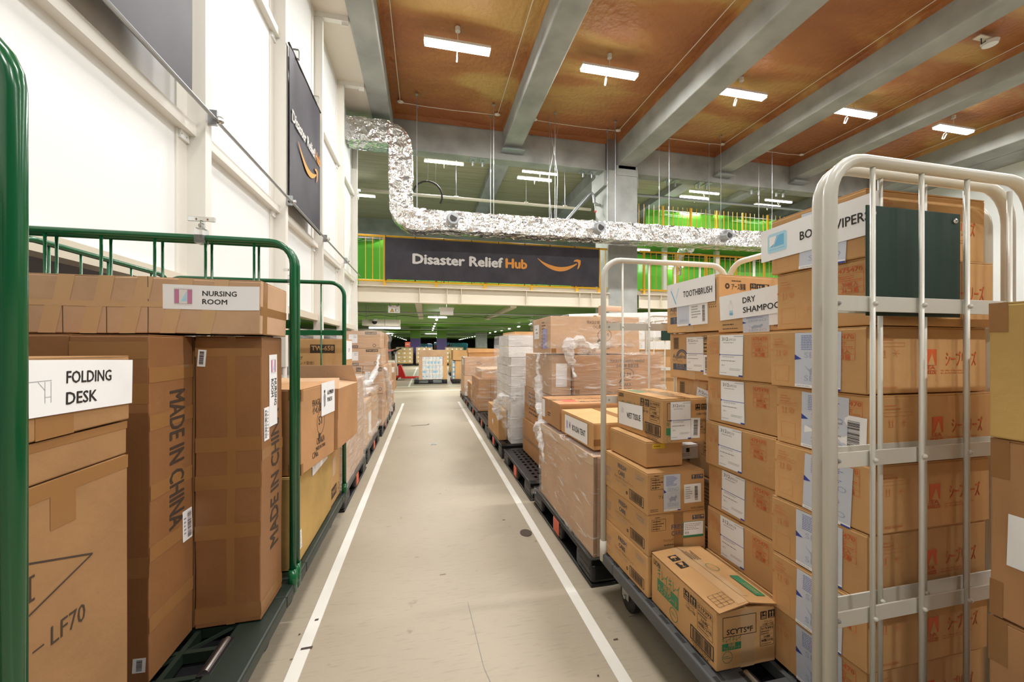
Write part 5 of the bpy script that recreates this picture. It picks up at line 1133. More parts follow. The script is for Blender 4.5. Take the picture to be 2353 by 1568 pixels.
aqua(1.235, 1.545, 1.440, 1.780, 1.098, 1.316, 'carton with a 312 label just under the toothbrush carton', 92, R(0.5), 2)
aqua(1.255, 1.545, 1.440, 1.760, 0.886, 1.094, 'carton with a tilted 312 label behind the wet tissue carton', 93, R(-1), 3)
for i in range(3): aqua(1.240, 1.545, 1.440, 1.775, ZD + 0.22 * i, ZD + 0.22 * i + 0.217, 'plain carton hidden low in the far column of the white cage, behind the printed cartons', 94 + i)
# dry shampoo carton on the middle column
B = Box(1.185, 1.50, 1.095, 1.385, 1.3085, 1.435, 'tan', R(4), 98, seam='x'); f = B.L
mb, F = B.paper(f, 0.52, 0.82, 0.275, 0.098, R(3), n=0.006); pr_text(mb, F, 0.40, 0.56, 0.0225, 'DRY', 'ink', 'L', 0.054, 0.015, 0.0005); pr_text(mb, F, 0.40, 0.18, 0.0225, 'SHAMPOO', 'ink', 'L', 0.150, 0.015, 0.0005)
A = F.sub(0.20, 0.48, 0.017, 0.062); pr_out(mb, A, 0.05, 0, 0.95, 0.72, 'grey', 0.0004, 0.0005); pr_rect(mb, A, 0.1, 0.0, 0.9, 0.15, 'sky', 0.0007); pr_rect(mb, A, 0.1, 0.15, 0.9, 0.3, 'sky2', 0.0007); pr_rect(mb, A, 0.3, 0.76, 0.7, 0.95, 'letter', 0.0005)
pouch(B, f, 0.60, 0.25, 0.11, 0.085, R(2)); B.paper(f, 0.88, 0.36, 0.055, 0.05, R(2), n=0.003)
pr_dash(B.mb, f, 0.08, 0.20, 0.35, 0.28, 1, 'ink2', 3); pr_dash(B.mb, f, 0.08, 0.08, 0.45, 0.14, 1, 'ink2', 4); pr_text(B.mb, f, 0.85, 0.10, 0.009, 'MADE', 'ink2', 'L', 0.03)
B.done('low carton with white dry shampoo sign on the middle column of the white cage', 'box')
# fresh care cartons
def fresh(z0, z1, label, seed, kind, dx=0.0):
    B = Box(0.878 + dx, 1.150 + dx, 1.425, 1.800, z0, z1, 'kraft', R(0.6), seed, seam='x'); f = B.L
    pr_text(B.mb, f, 0.36, 0.74, 0.020, 'FRESH', 'navy', 'L', 0.072, 0.012); pr_text(B.mb, f, 0.37, 0.56, 0.020, 'CARE', 'navy', 'L', 0.058, 0.012)
    pr_text(B.mb, f, 0.27, 0.44, 0.0105, '\u30d5\u30ec\u30c3\u30b7\u30e5\u30b1\u30a2 \u30c9\u30e9\u30a4\u30b7\u30e3\u30f3\u30d7\u30fc\u30b7\u30fc\u30c8', 'ink2', 'L', 0.165, 0.0); pr_dash(B.mb, f, 0.30, 0.34, 0.70, 0.39, 1, 'grey', 4)
    pr_out(B.mb, f, 0.76, 0.70, 0.96, 0.86, 'grey', 0.001); pr_dash(B.mb, f, 0.78, 0.72, 0.94, 0.84, 2, 'grey', 6)
    pr_out(B.mb, f, 0.63, 0.10, 0.93, 0.36, 'ink', 0.003); pr_bar(B.mb, f, 0.66, 0.13, 0.90, 0.33, 'ink2', seed=5); pr_ring(B.mb, f, 0.57, 0.20, 0.007, 'ink2', 0.004)
    pr_text(B.mb, f, 0.11, 0.52, 0.014, 'KOSE', 'grey', 'C', 0.05); pr_dash(B.mb, f, 0.04, 0.32, 0.2, 0.5, 3, 'grey', 7); pr_dash(B.mb, f, 0.03, 0.16, 0.22, 0.21, 1, 'grey', 5)
    f = B.F; pr_out(B.mb, f, 0.06, 0.60, 0.30, 0.88, 'ink2', 0.001); pr_dash(B.mb, f, 0.08, 0.62, 0.28, 0.86, 4, 'ink2', 3); pr_rect(B.mb, f, 0.14, 0.6, 0.145, 0.88, 'ink2'); pr_dash(B.mb, f, 0.12, 0.90, 0.24, 0.95, 1, 'ink2', 3)
    for q, u in enumerate((0.80, 0.87, 0.94)): (pr_cup, pr_up, pr_umb)[q](B.mb, f, u, 0.84, 0.018, 'navy', 'kraft')
    pr_text(B.mb, f, 0.75, 0.05, 0.008, 'MADE IN JAPAN', 'ink2', 'L', 0.06); pr_dash(B.mb, f, 0.05, 0.06, 0.25, 0.14, 2, 'ink2', 4)
    if kind == 1:
        pouch(B, f, 0.42, 0.50, 0.078, 0.150); mb, F = B.paper(f, 0.78, 0.44, 0.082, 0.078, R(0.5)); pr_bar(mb, F, 0.62, 0.12, 0.80, 0.88, 'ink2', 0.0004, vert=True, seed=5); pr_dash(mb, F, 0.08, 0.2, 0.5, 0.9, 6, 'grey', 4, 0.0004); pr_text(B.mb, f, 0.24, 0.38, 0.011, '\u30d5\u30ec', 'ink2', 'C')
    if kind == 2:
        pr_text(B.mb, f, 0.40, 0.60, 0.020, 'FRESH', 'navy', 'L', 0.07, 0.004); pr_text(B.mb, f, 0.40, 0.44, 0.020, 'CARE', 'navy', 'L', 0.055, 0.004); pr_text(B.mb, f, 0.26, 0.31, 0.0105, '\u30d5\u30ec\u30c3\u30b7\u30e5\u30b1\u30a2 \u30c9\u30e9\u30a4', 'ink2', 'L', 0.08); B.strip(f, 0.44, 0, 0.60, 1, 'tape', 0.0010); pr_dash(B.mb, f, 0.27, 0.20, 0.6, 0.26, 1, 'ink2', 4)
        mb, F = B.paper(f, 0.78, 0.55, 0.098, 0.066, R(-1)); pr_out(mb, F, 0, 0, 1, 1, 'greenink', 0.002, 0.0004); pr_rect(mb, F, 0, 0, 1, 0.14, 'greenink', 0.0006); pr_dash(mb, F, 0.08, 0.45, 0.92, 0.9, 4, 'grey', 6, 0.0004); pr_text(mb, F, 0.08, 0.24, 0.008, '\u6771\u65e5\u672c', 'ink', 'L', 0.02, 0, 0.0004)
    return B.done(label, 'box', 'fresh care cartons')
fresh(ZD, ZD + 0.168, 'fresh care carton at the bottom of its stack on the white cage deck', 101, 0, 0.004)
fresh(ZD + 0.170, ZD + 0.338, 'fresh care carton with a green edged label, middle of its stack', 102, 2, 0.006)
fresh(ZD + 0.340, ZD + 0.510, 'fresh care carton with a grey document pouch, top of its stack', 103, 1)
B = Box(0.905, 1.085, 1.480, 1.790, 0.736, 0.846, 'kraft', R(1.5), 104, amp=0.003); mb = B.part('sticker'); pr_rect(mb, B.F, 0.16, 0.72, 0.50, 0.90, 'yellow', 0.0008)
B.parts[-1] = ('sticker', mb, 'yellow tape with handwriting'); pr_dash(mb, B.F, 0.2, 0.77, 0.46, 0.85, 1, 'ink2', 3, 0.0012)
B.done('plain unprinted carton between the wet tissue and fresh care cartons', 'box')
B = Box(1.100, 1.225, 1.56, 1.78, 0.736, 0.80, 'whitebox', R(4), 105); pr_rect(B.mb, B.L, 0.45, 0.5, 0.6, 0.8, 'ink'); pr_dash(B.mb, B.L, 0.62, 0.2, 0.95, 0.85, 4, 'grey', 3); pr_rect(B.mb, B.F, 0.45, 0.5, 0.6, 0.8, 'ink'); pr_dash(B.mb, B.F, 0.1, 0.2, 0.9, 0.45, 2, 'grey', 4)
B.done('small pale grey parcel on the fresh care carton, behind the plain carton', 'parcel')
def lion(x0, x1, y0, y1, z0, z1, label, seed, rz, kind, m='kraft'):
    B = Box(x0, x1, y0, y1, z0, z1, m, rz, seed, seam='y', flaps=(kind == 'wet')); f = B.L; h = B.sz; big = kind == 'kirei'; e = 0.0006
    pr_text(B.mb, f, 0.045, 0.845 if big else 0.84, 0.020, 'LION', 'ink', 'L', 0.043 if big else 0.045, 0.012)
    ku, kv = 0.62, 0.80
    if big:
        pr_text(B.mb, f, 0.12, 0.655, 0.034, '\u30ad\u30ec\u30a4\u30ad\u30ec\u30a4', 'greenink', 'L', 0.135, 0.0)
        pr_rect(B.mb, f, 0.115, 0.36, 0.475, 0.62, 'greenink'); pr_text(B.mb, f, 0.295, 0.51, 0.019, '\u9664\u83cc', m, 'C', 0.046, 0.012, 0.0012); pr_text(B.mb, f, 0.295, 0.395, 0.021, '\u30a6\u30a7\u30c3\u30c8\u30b7\u30fc\u30c8', m, 'C', 0.115, 0.012, 0.0012)
        pr_ring(B.mb, f, 0.40, 0.20, 0.024, 'greenink', 0.0022); pr_dash(B.mb, f, 0.36, 0.17, 0.44, 0.24, 2, 'greenink', 3)
    else:
        pr_text(B.mb, f, 0.12, 0.60, 0.030, '\u30ad\u30ec\u30a4\u30ad\u30ec\u30a4', 'greenink', 'L', 0.12, 0.0); pr_ring(B.mb, f, 0.42, 0.19, 0.022, 'greenink', 0.002); pr_dash(B.mb, f, 0.38, 0.15, 0.46, 0.23, 2, 'greenink', 3)
    S = f.sub(0.60, 0.83, 0.030, 0.034); pr_rect(B.mb, S, 0, 0, 1, 1, 'ink'); pr_text(B.mb, S, 0.5, 0.52, 0.014, '14', m, 'C', 0.020, 0.01, 0.0012); pr_rect(B.mb, S, 0.12, 0.30, 0.88, 0.40, m, 0.0012); pr_rect(B.mb, S, 0.12, 0.10, 0.88, 0.20, m, 0.0012)
    pr_up(B.mb, f, 0.70, 0.83, 0.032, 'ink', m); pr_text(B.mb, f, 0.66, 0.67, 0.009, '1\u30d1\u30ec\u30c3\u30c8', 'ink', 'C', 0.038); pr_text(B.mb, f, 0.66, 0.60, 0.009, '15\u679a\u00d77\u6bb5', 'ink', 'C', 0.05)
    def table(F2, u, v, w, hh):
        T = F2.sub(u, v, w, hh); pr_out(B.mb, T, 0, 0, 1, 1, 'ink', 0.0011); pr_text(B.mb, T, 0.5, 0.83, hh * 0.115, '519393', 'ink', 'C', w * 0.85, 0.004)
        for y in (0.78, 0.55, 0.37, 0.19): pr_rect(B.mb, T, 0, y, 1, y + 0.008, 'ink')
        pr_dash(B.mb, T, 0.06, 0.57, 0.94, 0.77, 2, 'ink', 4); pr_text(B.mb, T, 0.5, 0.41, hh * 0.10, '10\u679a', 'ink', 'C', w * 0.45, 0.004); pr_text(B.mb, T, 0.5, 0.23, hh * 0.10, '48\u500b(12\u00d74)', 'ink', 'C', w * 0.85, 0.004); pr_dash(B.mb, T, 0.08, 0.06, 0.92, 0.14, 1, 'ink', 5)
    table(f, 0.855, 0.66, 0.072, 0.088)
    pr_out(B.mb, f, 0.66, 0.12, 0.97, 0.38, 'ink', 0.004); pr_bar(B.mb, f, 0.69, 0.15, 0.94, 0.35, 'ink', seed=7); pr_dash(B.mb, f, 0.68, 0.075, 0.95, 0.115, 1, 'ink', 6); pr_text(B.mb, f, 0.80, 0.015, 0.010, '230124H\\4', 'ink2', 'C', 0.075)
    f = B.F
    if big:
        pr_out(B.mb, f, 0.10, 0.56, 0.665, 0.90, 'ink', 0.0018); pr_text(B.mb, f, 0.385, 0.60, 0.0175, 'SCYTS*F', 'ink', 'C', 0.098, 0.012)
        pr_text(B.mb, f, 0.09, 0.475, 0.016, '\u30ad\u30ec\u30a4\u30ad\u30ec\u30a4', 'greenink', 'L', 0.072); pr_rect(B.mb, f, 0.09, 0.335, 0.405, 0.455, 'greenink'); pr_text(B.mb, f, 0.25, 0.40, 0.010, '\u9664\u83cc', m, 'C', 0.026, 0.01, 0.0012); pr_text(B.mb, f, 0.25, 0.35, 0.009, '\u30a6\u30a7\u30c3\u30c8\u30b7\u30fc\u30c8', m, 'C', 0.060, 0.01, 0.0012)
        pr_ring(B.mb, f, 0.18, 0.22, 0.019, 'greenink', 0.0016); pr_dash(B.mb, f, 0.115, 0.19, 0.245, 0.25, 2, 'greenink', 3); table(f, 0.85, 0.47, 0.054, 0.064); B.strip(f, 0.40, 0, 0.63, 0.97, 'tape_l', 0.0003); 
        S = f.sub(0.79, 0.83, 0.024, 0.026); pr_rect(B.mb, S, 0, 0, 1, 1, 'ink'); pr_text(B.mb, S, 0.5, 0.5, 0.011, '14', m, 'C', 0.016, 0.01, 0.0012); pr_rect(B.mb, S, 0.12, 0.28, 0.88, 0.38, m, 0.0012); pr_rect(B.mb, S, 0.12, 0.1, 0.88, 0.2, m, 0.0012); pr_up(B.mb, f, 0.925, 0.835, 0.026, 'ink', m); pr_text(B.mb, f, 0.87, 0.70, 0.007, '1\u30d1\u30ec\u30c3\u30c8', 'ink', 'C', 0.03); pr_text(B.mb, f, 0.87, 0.65, 0.007, '15\u679a\u00d77\u6bb5', 'ink', 'C', 0.042)
        # slightly lifted lid flaps
        hx, hy = B.sx / 2, B.sy / 2; mb = MB(); B.parts.append(('lid_flap', mb, None))
        def flap(sg):
            fn = lambda a, b, t: Vector((sg * (hx - (hx - 0.001) * a), -hy - 0.012 + (2 * hy + 0.012) * b, h + 0.002 + (0.020 * (1 - 0.6 * b)) * a + t))
            mb.grid(lambda a, b: fn(a, b, 0.004), 6, 10, m); mb.grid(lambda a, b: fn(a, b, 0.0), 6, 10, m); mb.grid(lambda a, b: fn(a, 0, 0.004 * b), 6, 1, 'cut'); mb.grid(lambda a, b: fn(1, a, 0.004 * b), 10, 1, 'cut'); return fn
        fl, fr_ = flap(-1), flap(1)
        tb = MB(); B.parts.append(('packing_tape', tb, None)); tb.grid(lambda a, b: fl(0.70 + 0.30 * a, 0.02 + 0.96 * b, 0.0048), 2, 10, 'tape_l'); tb.grid(lambda a, b: fr_(0.75 + 0.25 * a, 0.10 + 0.9 * b, 0.0048), 2, 10, 'tape_l')
        class LF:                      # print frames lying on the sloping flaps
            pass
        zL = h + 0.0066
        A, Bv = fl(0.30, 0.86, 0.0052), fl(0.30, 0.70, 0.0052)
        for fnc, b0 in ((pr_umb, 0.86), (pr_cup, 0.73)):
            O = fl(0.22, b0 - 0.09, 0.0052); U = (fl(0.22, b0, 0.0052) - O); V = (fl(0.75, b0 - 0.09, 0.0052) - O); G_ = FR(O, V.normalized(), U.normalized(), V.length, U.length); fnc(mb, G_, 0.5, 0.5, 0.036, 'ink', m)
        O = fl(0.15, 0.05, 0.0052); U = fl(0.66, 0.05, 0.0052) - O; V = fl(0.15, 0.20, 0.0052) - O; G_ = FR(O, U.normalized(), V.normalized(), U.length, V.length)
        for i in range(4): pr_line(mb, G_, (i / 3, 0), (i / 3, 1), 0.0011, 'ink2')
        for i in range(5): pr_line(mb, G_, (0, i / 4), (1, i / 4), 0.0011, 'ink2')
        O = fr_(0.12, 0.10, 0.0052); U = fr_(0.12, 0.42, 0.0052) - O; V = fr_(0.45, 0.10, 0.0052) - O; G_ = FR(O, U.normalized(), V.normalized(), U.length, V.length); pr_rect(mb, G_, 0, 0, 1, 1, 'greenink'); pr_dash(mb, G_, 0.1, 0.25, 0.9, 0.75, 2, m, 4, 0.0012)
        O = fr_(0.45, 0.50, 0.0052); G_ = FR(O, U.normalized(), V.normalized(), 0.05, 0.05); pr_ring(mb, G_, 0.5, 0.5, 0.024, 'greenink', 0.002)
        pr_dash(mb, FR(fr_(0.65, 0.72, 0.0052), U.normalized(), V.normalized(), 0.08, 0.05), 0, 0, 1, 1, 4, 'ink2', 5)
    else:
        mb, F = B.paper(B.L, 0.34, 0.42, 0.215, 0.108, R(1.5), n=0.004); pr_text(mb, F, 0.37, 0.36, 0.027, 'WET TISSUE', 'ink', 'L', 0.118, 0.015, 0.0005)
        A = F.sub(0.19, 0.55, 0.045, 0.05); pr_ring(mb, A, 0.5, 0.35, 0.02, 'letter', 0.001, 0.0005, sx=1.1); pr_line(mb, A, (0.1, 0.45), (0.1, 0.1), 0.0008, 'letter', 0.0005); pr_poly(mb, A, [(0.25, 0.5), (0.75, 0.5), (0.7, 0.9), (0.4, 1.0)], 'letter', 0.0005); pr_line(mb, A, (0.25, 0.5), (0.4, 1.0), 0.0008, 'grey', 0.0008); pr_line(mb, A, (0.25, 0.5), (0.75, 0.5), 0.0008, 'grey', 0.0008)
        pr_out(B.mb, f, 0.10, 0.50, 0.36, 0.90, 'ink', 0.002); pr_text(B.mb, f, 0.24, 0.55, 0.018, 'S', 'ink', 'C'); pr_text(B.mb, f, 0.08, 0.38, 0.016, '\u30ad\u30ec\u30a4', 'greenink', 'L'); pr_rect(B.mb, f, 0.08, 0.18, 0.3, 0.34, 'greenink'); pr_ring(B.mb, f, 0.16, 0.09, 0.014, 'greenink', 0.0015)
        label312(B, f, 0.40, 0.50, 0.098, 0.158, R(0.5)); mb, F = B.paper(f, 0.73, 0.32, 0.045, 0.085, R(-2)); pr_bar(mb, F, 0.3, 0.12, 0.75, 0.9, 'ink2', 0.0004, vert=True, seed=4)
        S = f.sub(0.79, 0.79, 0.024, 0.026); pr_rect(B.mb, S, 0, 0, 1, 1, 'ink'); pr_text(B.mb, S, 0.5, 0.5, 0.011, '14', m, 'C', 0.016, 0.01, 0.0012); pr_rect(B.mb, S, 0.12, 0.1, 0.88, 0.2, m, 0.0012); pr_up(B.mb, f, 0.93, 0.79, 0.026, 'ink', m); pr_text(B.mb, f, 0.87, 0.61, 0.008, '15\u679a\u00d77\u6bb5', 'ink', 'C', 0.05); table(f, 0.86, 0.35, 0.05, 0.06)
        B.tape_over('y', 0.055, 0.0); pr_rect(B.mb, B.T, 0.10, 0.60, 0.34, 0.90, 'greenink'); pr_dash(B.mb, B.T, 0.13, 0.65, 0.31, 0.85, 2, m, 5, 0.0012); pr_dash(B.mb, B.T, 0.62, 0.3, 0.9, 0.6, 3, 'ink2', 4)
    return B.done(label, 'box')
lion(0.948, 1.163, 1.425, 1.80, 0.850, 1.036, 'carton with white wet tissue sign, on top of the plain carton at the aisle edge', 111, R(1), 'wet')
lion(0.893, 1.118, 1.052, 1.412, ZD, ZD + 0.188, 'long carton with green lettering and lifted lid, near end of the white cage deck', 112, R(0), 'kirei')
B = Box(1.122, 1.150, 1.10, 1.38, ZD, ZD + 0.15, 'kraft', 0, 113, flaps=False); B.done('thin flat carton wedged upright between the green lettered carton and the middle column', 'box')

# near right edge stack
G = 'cartons stacked at the right edge'
for i, (x0, z0, z1, m, nm) in enumerate(((1.20, 0.223, 0.664, 'brown', 'lowest brown carton'), (1.203, 0.668, 1.052, 'brown', 'middle carton with a white sheet'), (1.197, 1.056, 1.345, 'gold', 'topmost golden carton'))):
    B = Box(x0, 1.58, 0.18, 0.598, z0, z1, m, R(-2 + i), 120 + i, amp=0.004); B.strip(B.L, 0.0, 0.78, 0.07, 1, 'tape'); B.strip(B.L, 0, 0.0, 0.05, 0.2, 'tape') if i == 1 else None
    if i == 1: mb, F = B.paper(B.L, 0.22, 0.45, 0.13, 0.11, R(-1)); pr_rect(mb, F, 0.70, 0.44, 0.74, 0.54, 'ink2', 0.0005); pr_rect(mb, F, 0.70, 0.60, 0.74, 0.66, 'ink2', 0.0005); pr_poly(mb, F, [(0.5, 0.55), (0.7, 0.5), (0.7, 0.58), (0.52, 0.62)], 'grey', 0.0005)
    B.done(nm + ' at the right edge, in front of the white cage', 'box', G)

# ================================================================== RIGHT ROW PALLET LOADS
G = 'cartons on the right row pallets'
B = Box(0.853, 1.30, 1.885, 2.83, 0.147, 0.672, 'pink', seed=131, amp=0.004, n=7); B.strip(B.L, 0, 0.9, 1, 1, 'tape_l'); B.strip(B.F, 0.0, 0, 0.05, 1, 'tape'); B.done('long film wrapped carton on the nearest right row pallet', 'box', G)
B = Box(1.305, 1.90, 1.885, 2.83, 0.147, 0.672, 'brown', seed=132); B.done('carton beside the long wrapped one on the nearest right row pallet, behind the cage', 'box', G)
fm = film(0.838, 1.92, 1.87, 2.85, 0.12, 0.690, 'shiny stretch film round the long carton on the nearest right row pallet', seed=5, amp=0.006, rag=0.03, m='filmg')
clump(fm, [(0.845, 2.83, 0.63), (0.83, 2.78, 0.60), (0.825, 2.72, 0.52), (0.832, 2.68, 0.44)], [0.014, 0.022, 0.012], 7)
clump(fm, [(0.86, 2.86, 0.16), (0.80, 2.92, 0.12), (0.82, 2.95, 0.05)], [0.02, 0.012, 0.006], 8, 'film')
B = Box(0.865, 1.35, 1.92, 2.40, 0.700, 0.842, 'kraft', R(1), 133); mb, F = B.paper(B.L, 0.50, 0.48, 0.34, 0.115, R(0.5), n=0.003); pr_text(mb, F, 0.36, 0.34, 0.034, 'BOUSAI TENT', 'ink', 'L', 0.19, 0.015, 0.0005)
pr_rect(mb, F, 0.07, 0.3, 0.15, 0.75, 'letter', 0.0004); pr_rect(mb, F, 0.09, 0.3, 0.14, 0.7, 'lilac', 0.0006); pr_rect(mb, F, 0.20, 0.35, 0.29, 0.7, 'pouch', 0.0004); pr_rect(mb, F, 0.235, 0.45, 0.26, 0.6, 'ink', 0.0006); B.tape_over('y', 0.06, 0.05, 'tape'); B.strip(B.F, 0.0, 0.15, 0.10, 0.4, 'tape')
B.done('kraft carton with bousai tent sign on the long wrapped carton', 'box', G)
B = Box(0.862, 1.55, 2.42, 2.84, 0.700, 0.872, 'brown', R(-1), 134, amp=0.004)
for u, v, wd, s in ((0.5, 0.30, 0.34, 'JOYFUL SHELTER'), (0.5, 0.62, 0.28, 'MUDOCK')): pr_text(B.mb, B.T, u, v, 0.045, s, 'ink2', 'C', wd, 0.01, rot=R(180))
pr_rect(B.mb, B.T, 0.10, 0.25, 0.24, 0.5, 'redpaper', 0.0008); B.paper(B.L, 0.12, 0.55, 0.07, 0.13); B.tape_over('x', 0.06, 0.05); pr_dash(B.mb, B.L, 0.35, 0.3, 0.6, 0.5, 2, 'ink2', 4)
B.done('brown carton printed joyful shelter lying behind the bousai tent carton', 'box', G)
B = Box(1.40, 1.55, 1.95, 2.38, 0.700, 0.80, 'pink', 0, 135); B.done('small pale carton behind the bousai tent carton, by the cage post', 'box', G)
# R2: the two JM cartons, wrapped, on others
def jm(x0, x1, y0, y1, z0, z1, label, seed, rz=0.0):
    B = Box(x0, x1, y0, y1, z0, z1, 'brown' if seed == 141 else 'pink', rz, seed, amp=0.005, n=6); f = B.F; h = B.sz
    pr_text(B.mb, f, 0.60, 0.80, 0.028, 'FRAGILE BE CAREFUL HANDLE', 'ink2', 'C', 0.33, 0.0); pr_text(B.mb, f, 0.60, 0.68, 0.028, '\u5c0f\u5fc3\u7570\u7269 \u53d6\u6271\u6ce8\u610f', 'ink2', 'C', 0.22, 0.0)
    pr_ring(B.mb, f, 0.60, 0.50, 0.055, 'ink2', 0.004, sx=1.2); pr_poly(B.mb, f, [(0.53, 0.40), (0.50, 0.27), (0.57, 0.36)], 'ink2'); pr_text(B.mb, f, 0.60, 0.465, 0.030, 'J M', 'ink2', 'C', 0.07, 0.004); pr_text(B.mb, f, 0.58, 0.20, 0.032, 'OSAKA', 'ink2', 'C', 0.11, 0.004); pr_text(B.mb, f, 0.58, 0.12, 0.016, 'MADE IN CHINA', 'ink2', 'C', 0.12); pr_text(B.mb, f, 0.42, 0.03, 0.022, 'C/No. 27', 'ink2', 'C', 0.12)
    pr_rect(B.mb, f, 0.01, 0, 0.06, 0.14, 'tape'); mb, F = B.paper(B.L, 0.25, 0.62, 0.18, h * 0.42); pr_dash(mb, F, 0.3, 0.3, 0.8, 0.8, 2, 'dark', 3, 0.0004)
    pr_dash(B.mb, B.L, 0.55, 0.1, 0.75, 0.9, 9, 'ink2', 3); mb, F = B.paper(B.L, 0.70, 0.40, 0.13, h * 0.55, 0, 'lilac' if seed == 140 else 'paper'); pr_dash(mb, F, 0.2, 0.2, 0.8, 0.8, 3, 'grey', 5, 0.0004)
    return B.done(label, 'box', G)
jm(1.035, 1.86, 3.13, 3.72, 1.192, 1.515, 'upper brown carton marked JM, top of the film wrapped stack', 140, R(-1))
jm(1.235, 2.07, 3.12, 4.05, 0.835, 1.182, 'lower film wrapped carton marked JM, under the upper one', 141)
B = Box(1.05, 1.225, 3.16, 4.05, 0.835, 1.182, 'pink', 0, 142); B.paper(B.F, 0.5, 0.5, 0.1, 0.2); B.done('narrow carton under film left of the lower JM carton', 'box', G)
B = Box(1.02, 1.90, 3.12, 4.06, 0.147, 0.49, 'brown', 0, 143); B.strip(B.L, 0, 0.4, 1, 0.5, 'tape'); B.done('brown carton resting on the half empty pallet, below the JM cartons', 'box', G)
B = Box(1.04, 1.90, 3.12, 4.06, 0.493, 0.830, 'brown', 0, 144); pr_dash(B.mb, B.L, 0.2, 0.2, 0.9, 0.9, 6, 'ink2', 3); B.done('brown carton with rows of small print directly under the JM cartons', 'box', G)
fm = film(1.00, 2.10, 3.08, 4.09, 0.62, 1.205, 'torn stretch film clinging round the lower JM carton', seed=6, amp=0.014, rag=0.10, m='filmg')
clump(fm, [(1.42, 3.06, 1.24), (1.25, 3.05, 1.30), (1.15, 3.03, 1.27), (1.17, 3.04, 1.15), (1.23, 3.06, 1.02)], [0.02, 0.045, 0.05, 0.035, 0.015], 11)
clump(fm, [(1.85, 3.08, 1.46), (1.6, 3.06, 1.34), (1.4, 3.05, 1.22), (1.25, 3.05, 1.21)], [0.01, 0.03, 0.05, 0.03], 12, 'film')
clump(fm, [(1.0, 3.4, 1.2), (0.985, 3.36, 1.0), (0.98, 3.3, 0.8), (0.97, 3.25, 0.66)], [0.015, 0.035, 0.03], 13)
clump(fm, [(0.99, 3.2, 0.66), (0.93, 3.14, 0.60), (0.95, 3.12, 0.50), (1.0, 3.12, 0.46)], [0.035, 0.065, 0.03], 14)
fm2 = film(1.015, 1.885, 3.11, 3.74, 1.2, 1.53, 'thin film draped over the upper JM carton', seed=7, amp=0.006, top=False, rag=0.12)
# R3: white cartons
G = 'white cartons in the tall right row stack'
zs = [(0.147, 0.69), (0.693, 0.80), (0.803, 0.912), (0.915, 1.022), (1.025, 1.130), (1.133, 1.255), (1.258, 1.385)]
nm = ['large bottom', 'second', 'third', 'fourth', 'fifth', 'sixth', 'topmost']
for i, (z0, z1) in enumerate(zs):
    s = 0.03 if i > 4 else 0.0
    B = Box(0.945 - s, 1.34 - s, 4.30, 5.20 - (0.3 if i > 4 else 0), z0, z1, 'whitebox', 0, 150 + i, amp=0.003)
    if i == 0:
        pr_rect(B.mb, B.F, 0.70, 0.62, 0.74, 0.68, 'redpaper'); pr_dash(B.mb, B.F, 0.55, 0.5, 0.75, 0.62, 4, 'grey', 3)
        for u in (0.72, 0.79, 0.9): pr_rect(B.mb, B.L, u, 0, u + 0.008, 1, 'grey')
    if i in (1, 4): pr_rect(B.mb, B.F, 0.80, 0.55, 0.97, 0.9, 'grey')
    B.done('%s white carton of the tall white stack, right row' % nm[i], 'box', G)
B = Box(0.98, 1.30, 4.36, 4.90, 1.388, 1.43, 'kraft', R(3), 158, open_top=False); B.done('low brown carton lying on top of the white carton stack', 'box')
B = Box(0.835, 0.935, 4.50, 5.28, 0.147, 0.50, 'kraft', 0, 159); mb, F = B.paper(B.L, 0.5, 0.45, 0.06, 0.06, R(45)); B.done('upright brown carton at the aisle side of the white stack', 'box')
B = Box(1.37, 1.9, 4.30, 5.2, 0.147, 0.9, 'brown', 0, 160); B.done('brown carton right of the white stack, behind the torn film', 'box')
fm = film(0.905, 1.36, 4.28, 5.22, 0.16, 1.398, 'clear stretch film round the tall stack of white cartons', seed=8, amp=0.012, m='filmg')
clump(fm, [(1.0, 4.28, 0.66), (0.85, 4.32, 0.70), (0.80, 4.4, 0.62), (0.80, 4.45, 0.50), (0.84, 4.42, 0.42)], [0.02, 0.035, 0.045, 0.03], 21)
clump(fm, [(0.80, 4.45, 0.62), (0.86, 4.4, 0.5), (0.90, 4.34, 0.35), (0.93, 4.3, 0.22)], [0.03, 0.06, 0.04, 0.02], 22, 'film')
# R5, R6
G = 'cartons on the far right row pallets'
for i, (x0, x1, y0, y1, z0, z1, n_, m) in enumerate(((0.88, 1.75, 6.62, 7.6, 0.147, 0.70, 'lower brown carton of the film draped load', 'brown'), (0.95, 1.75, 6.72, 7.6, 0.703, 0.86, 'upper brown carton of the film draped load', 'pink'), (0.90, 1.7, 7.75, 8.6, 0.147, 0.5, 'low carton on the second last right row pallet', 'brown'), (0.85, 1.75, 8.82, 9.7, 0.147, 0.60, 'lower carton on the last right row pallet', 'pink'), (0.86, 1.75, 8.82, 9.7, 0.603, 1.02, 'upper carton on the last right row pallet', 'pink'), (0.98, 1.8, 9.1, 9.45, 1.023, 1.115, 'lower flat long carton atop the last right row pallet', 'kraft'), (0.96, 1.8, 9.08, 9.45, 1.118, 1.21, 'upper flat long carton atop the last right row pallet', 'kraft'))):
    B = Box(x0, x1, y0, y1, z0, z1, m, 0, 170 + i)
    if i == 4: B.paper(B.L, 0.4, 0.7, 0.3, 0.14); pr_dash(B.mb, B.F, 0.3, 0.6, 0.45, 0.75, 2, 'ink2', 3)
    if i == 0: pr_rect(B.mb, B.F, 0.24, 0.0, 0.245, 1, 'ink2')
    B.done(n_, 'box', G)
fm = film(0.855, 1.77, 6.60, 7.62, 0.12, 0.875, 'stretch film draped over the brown load, drawn up to the white stack', seed=9, amp=0.02)
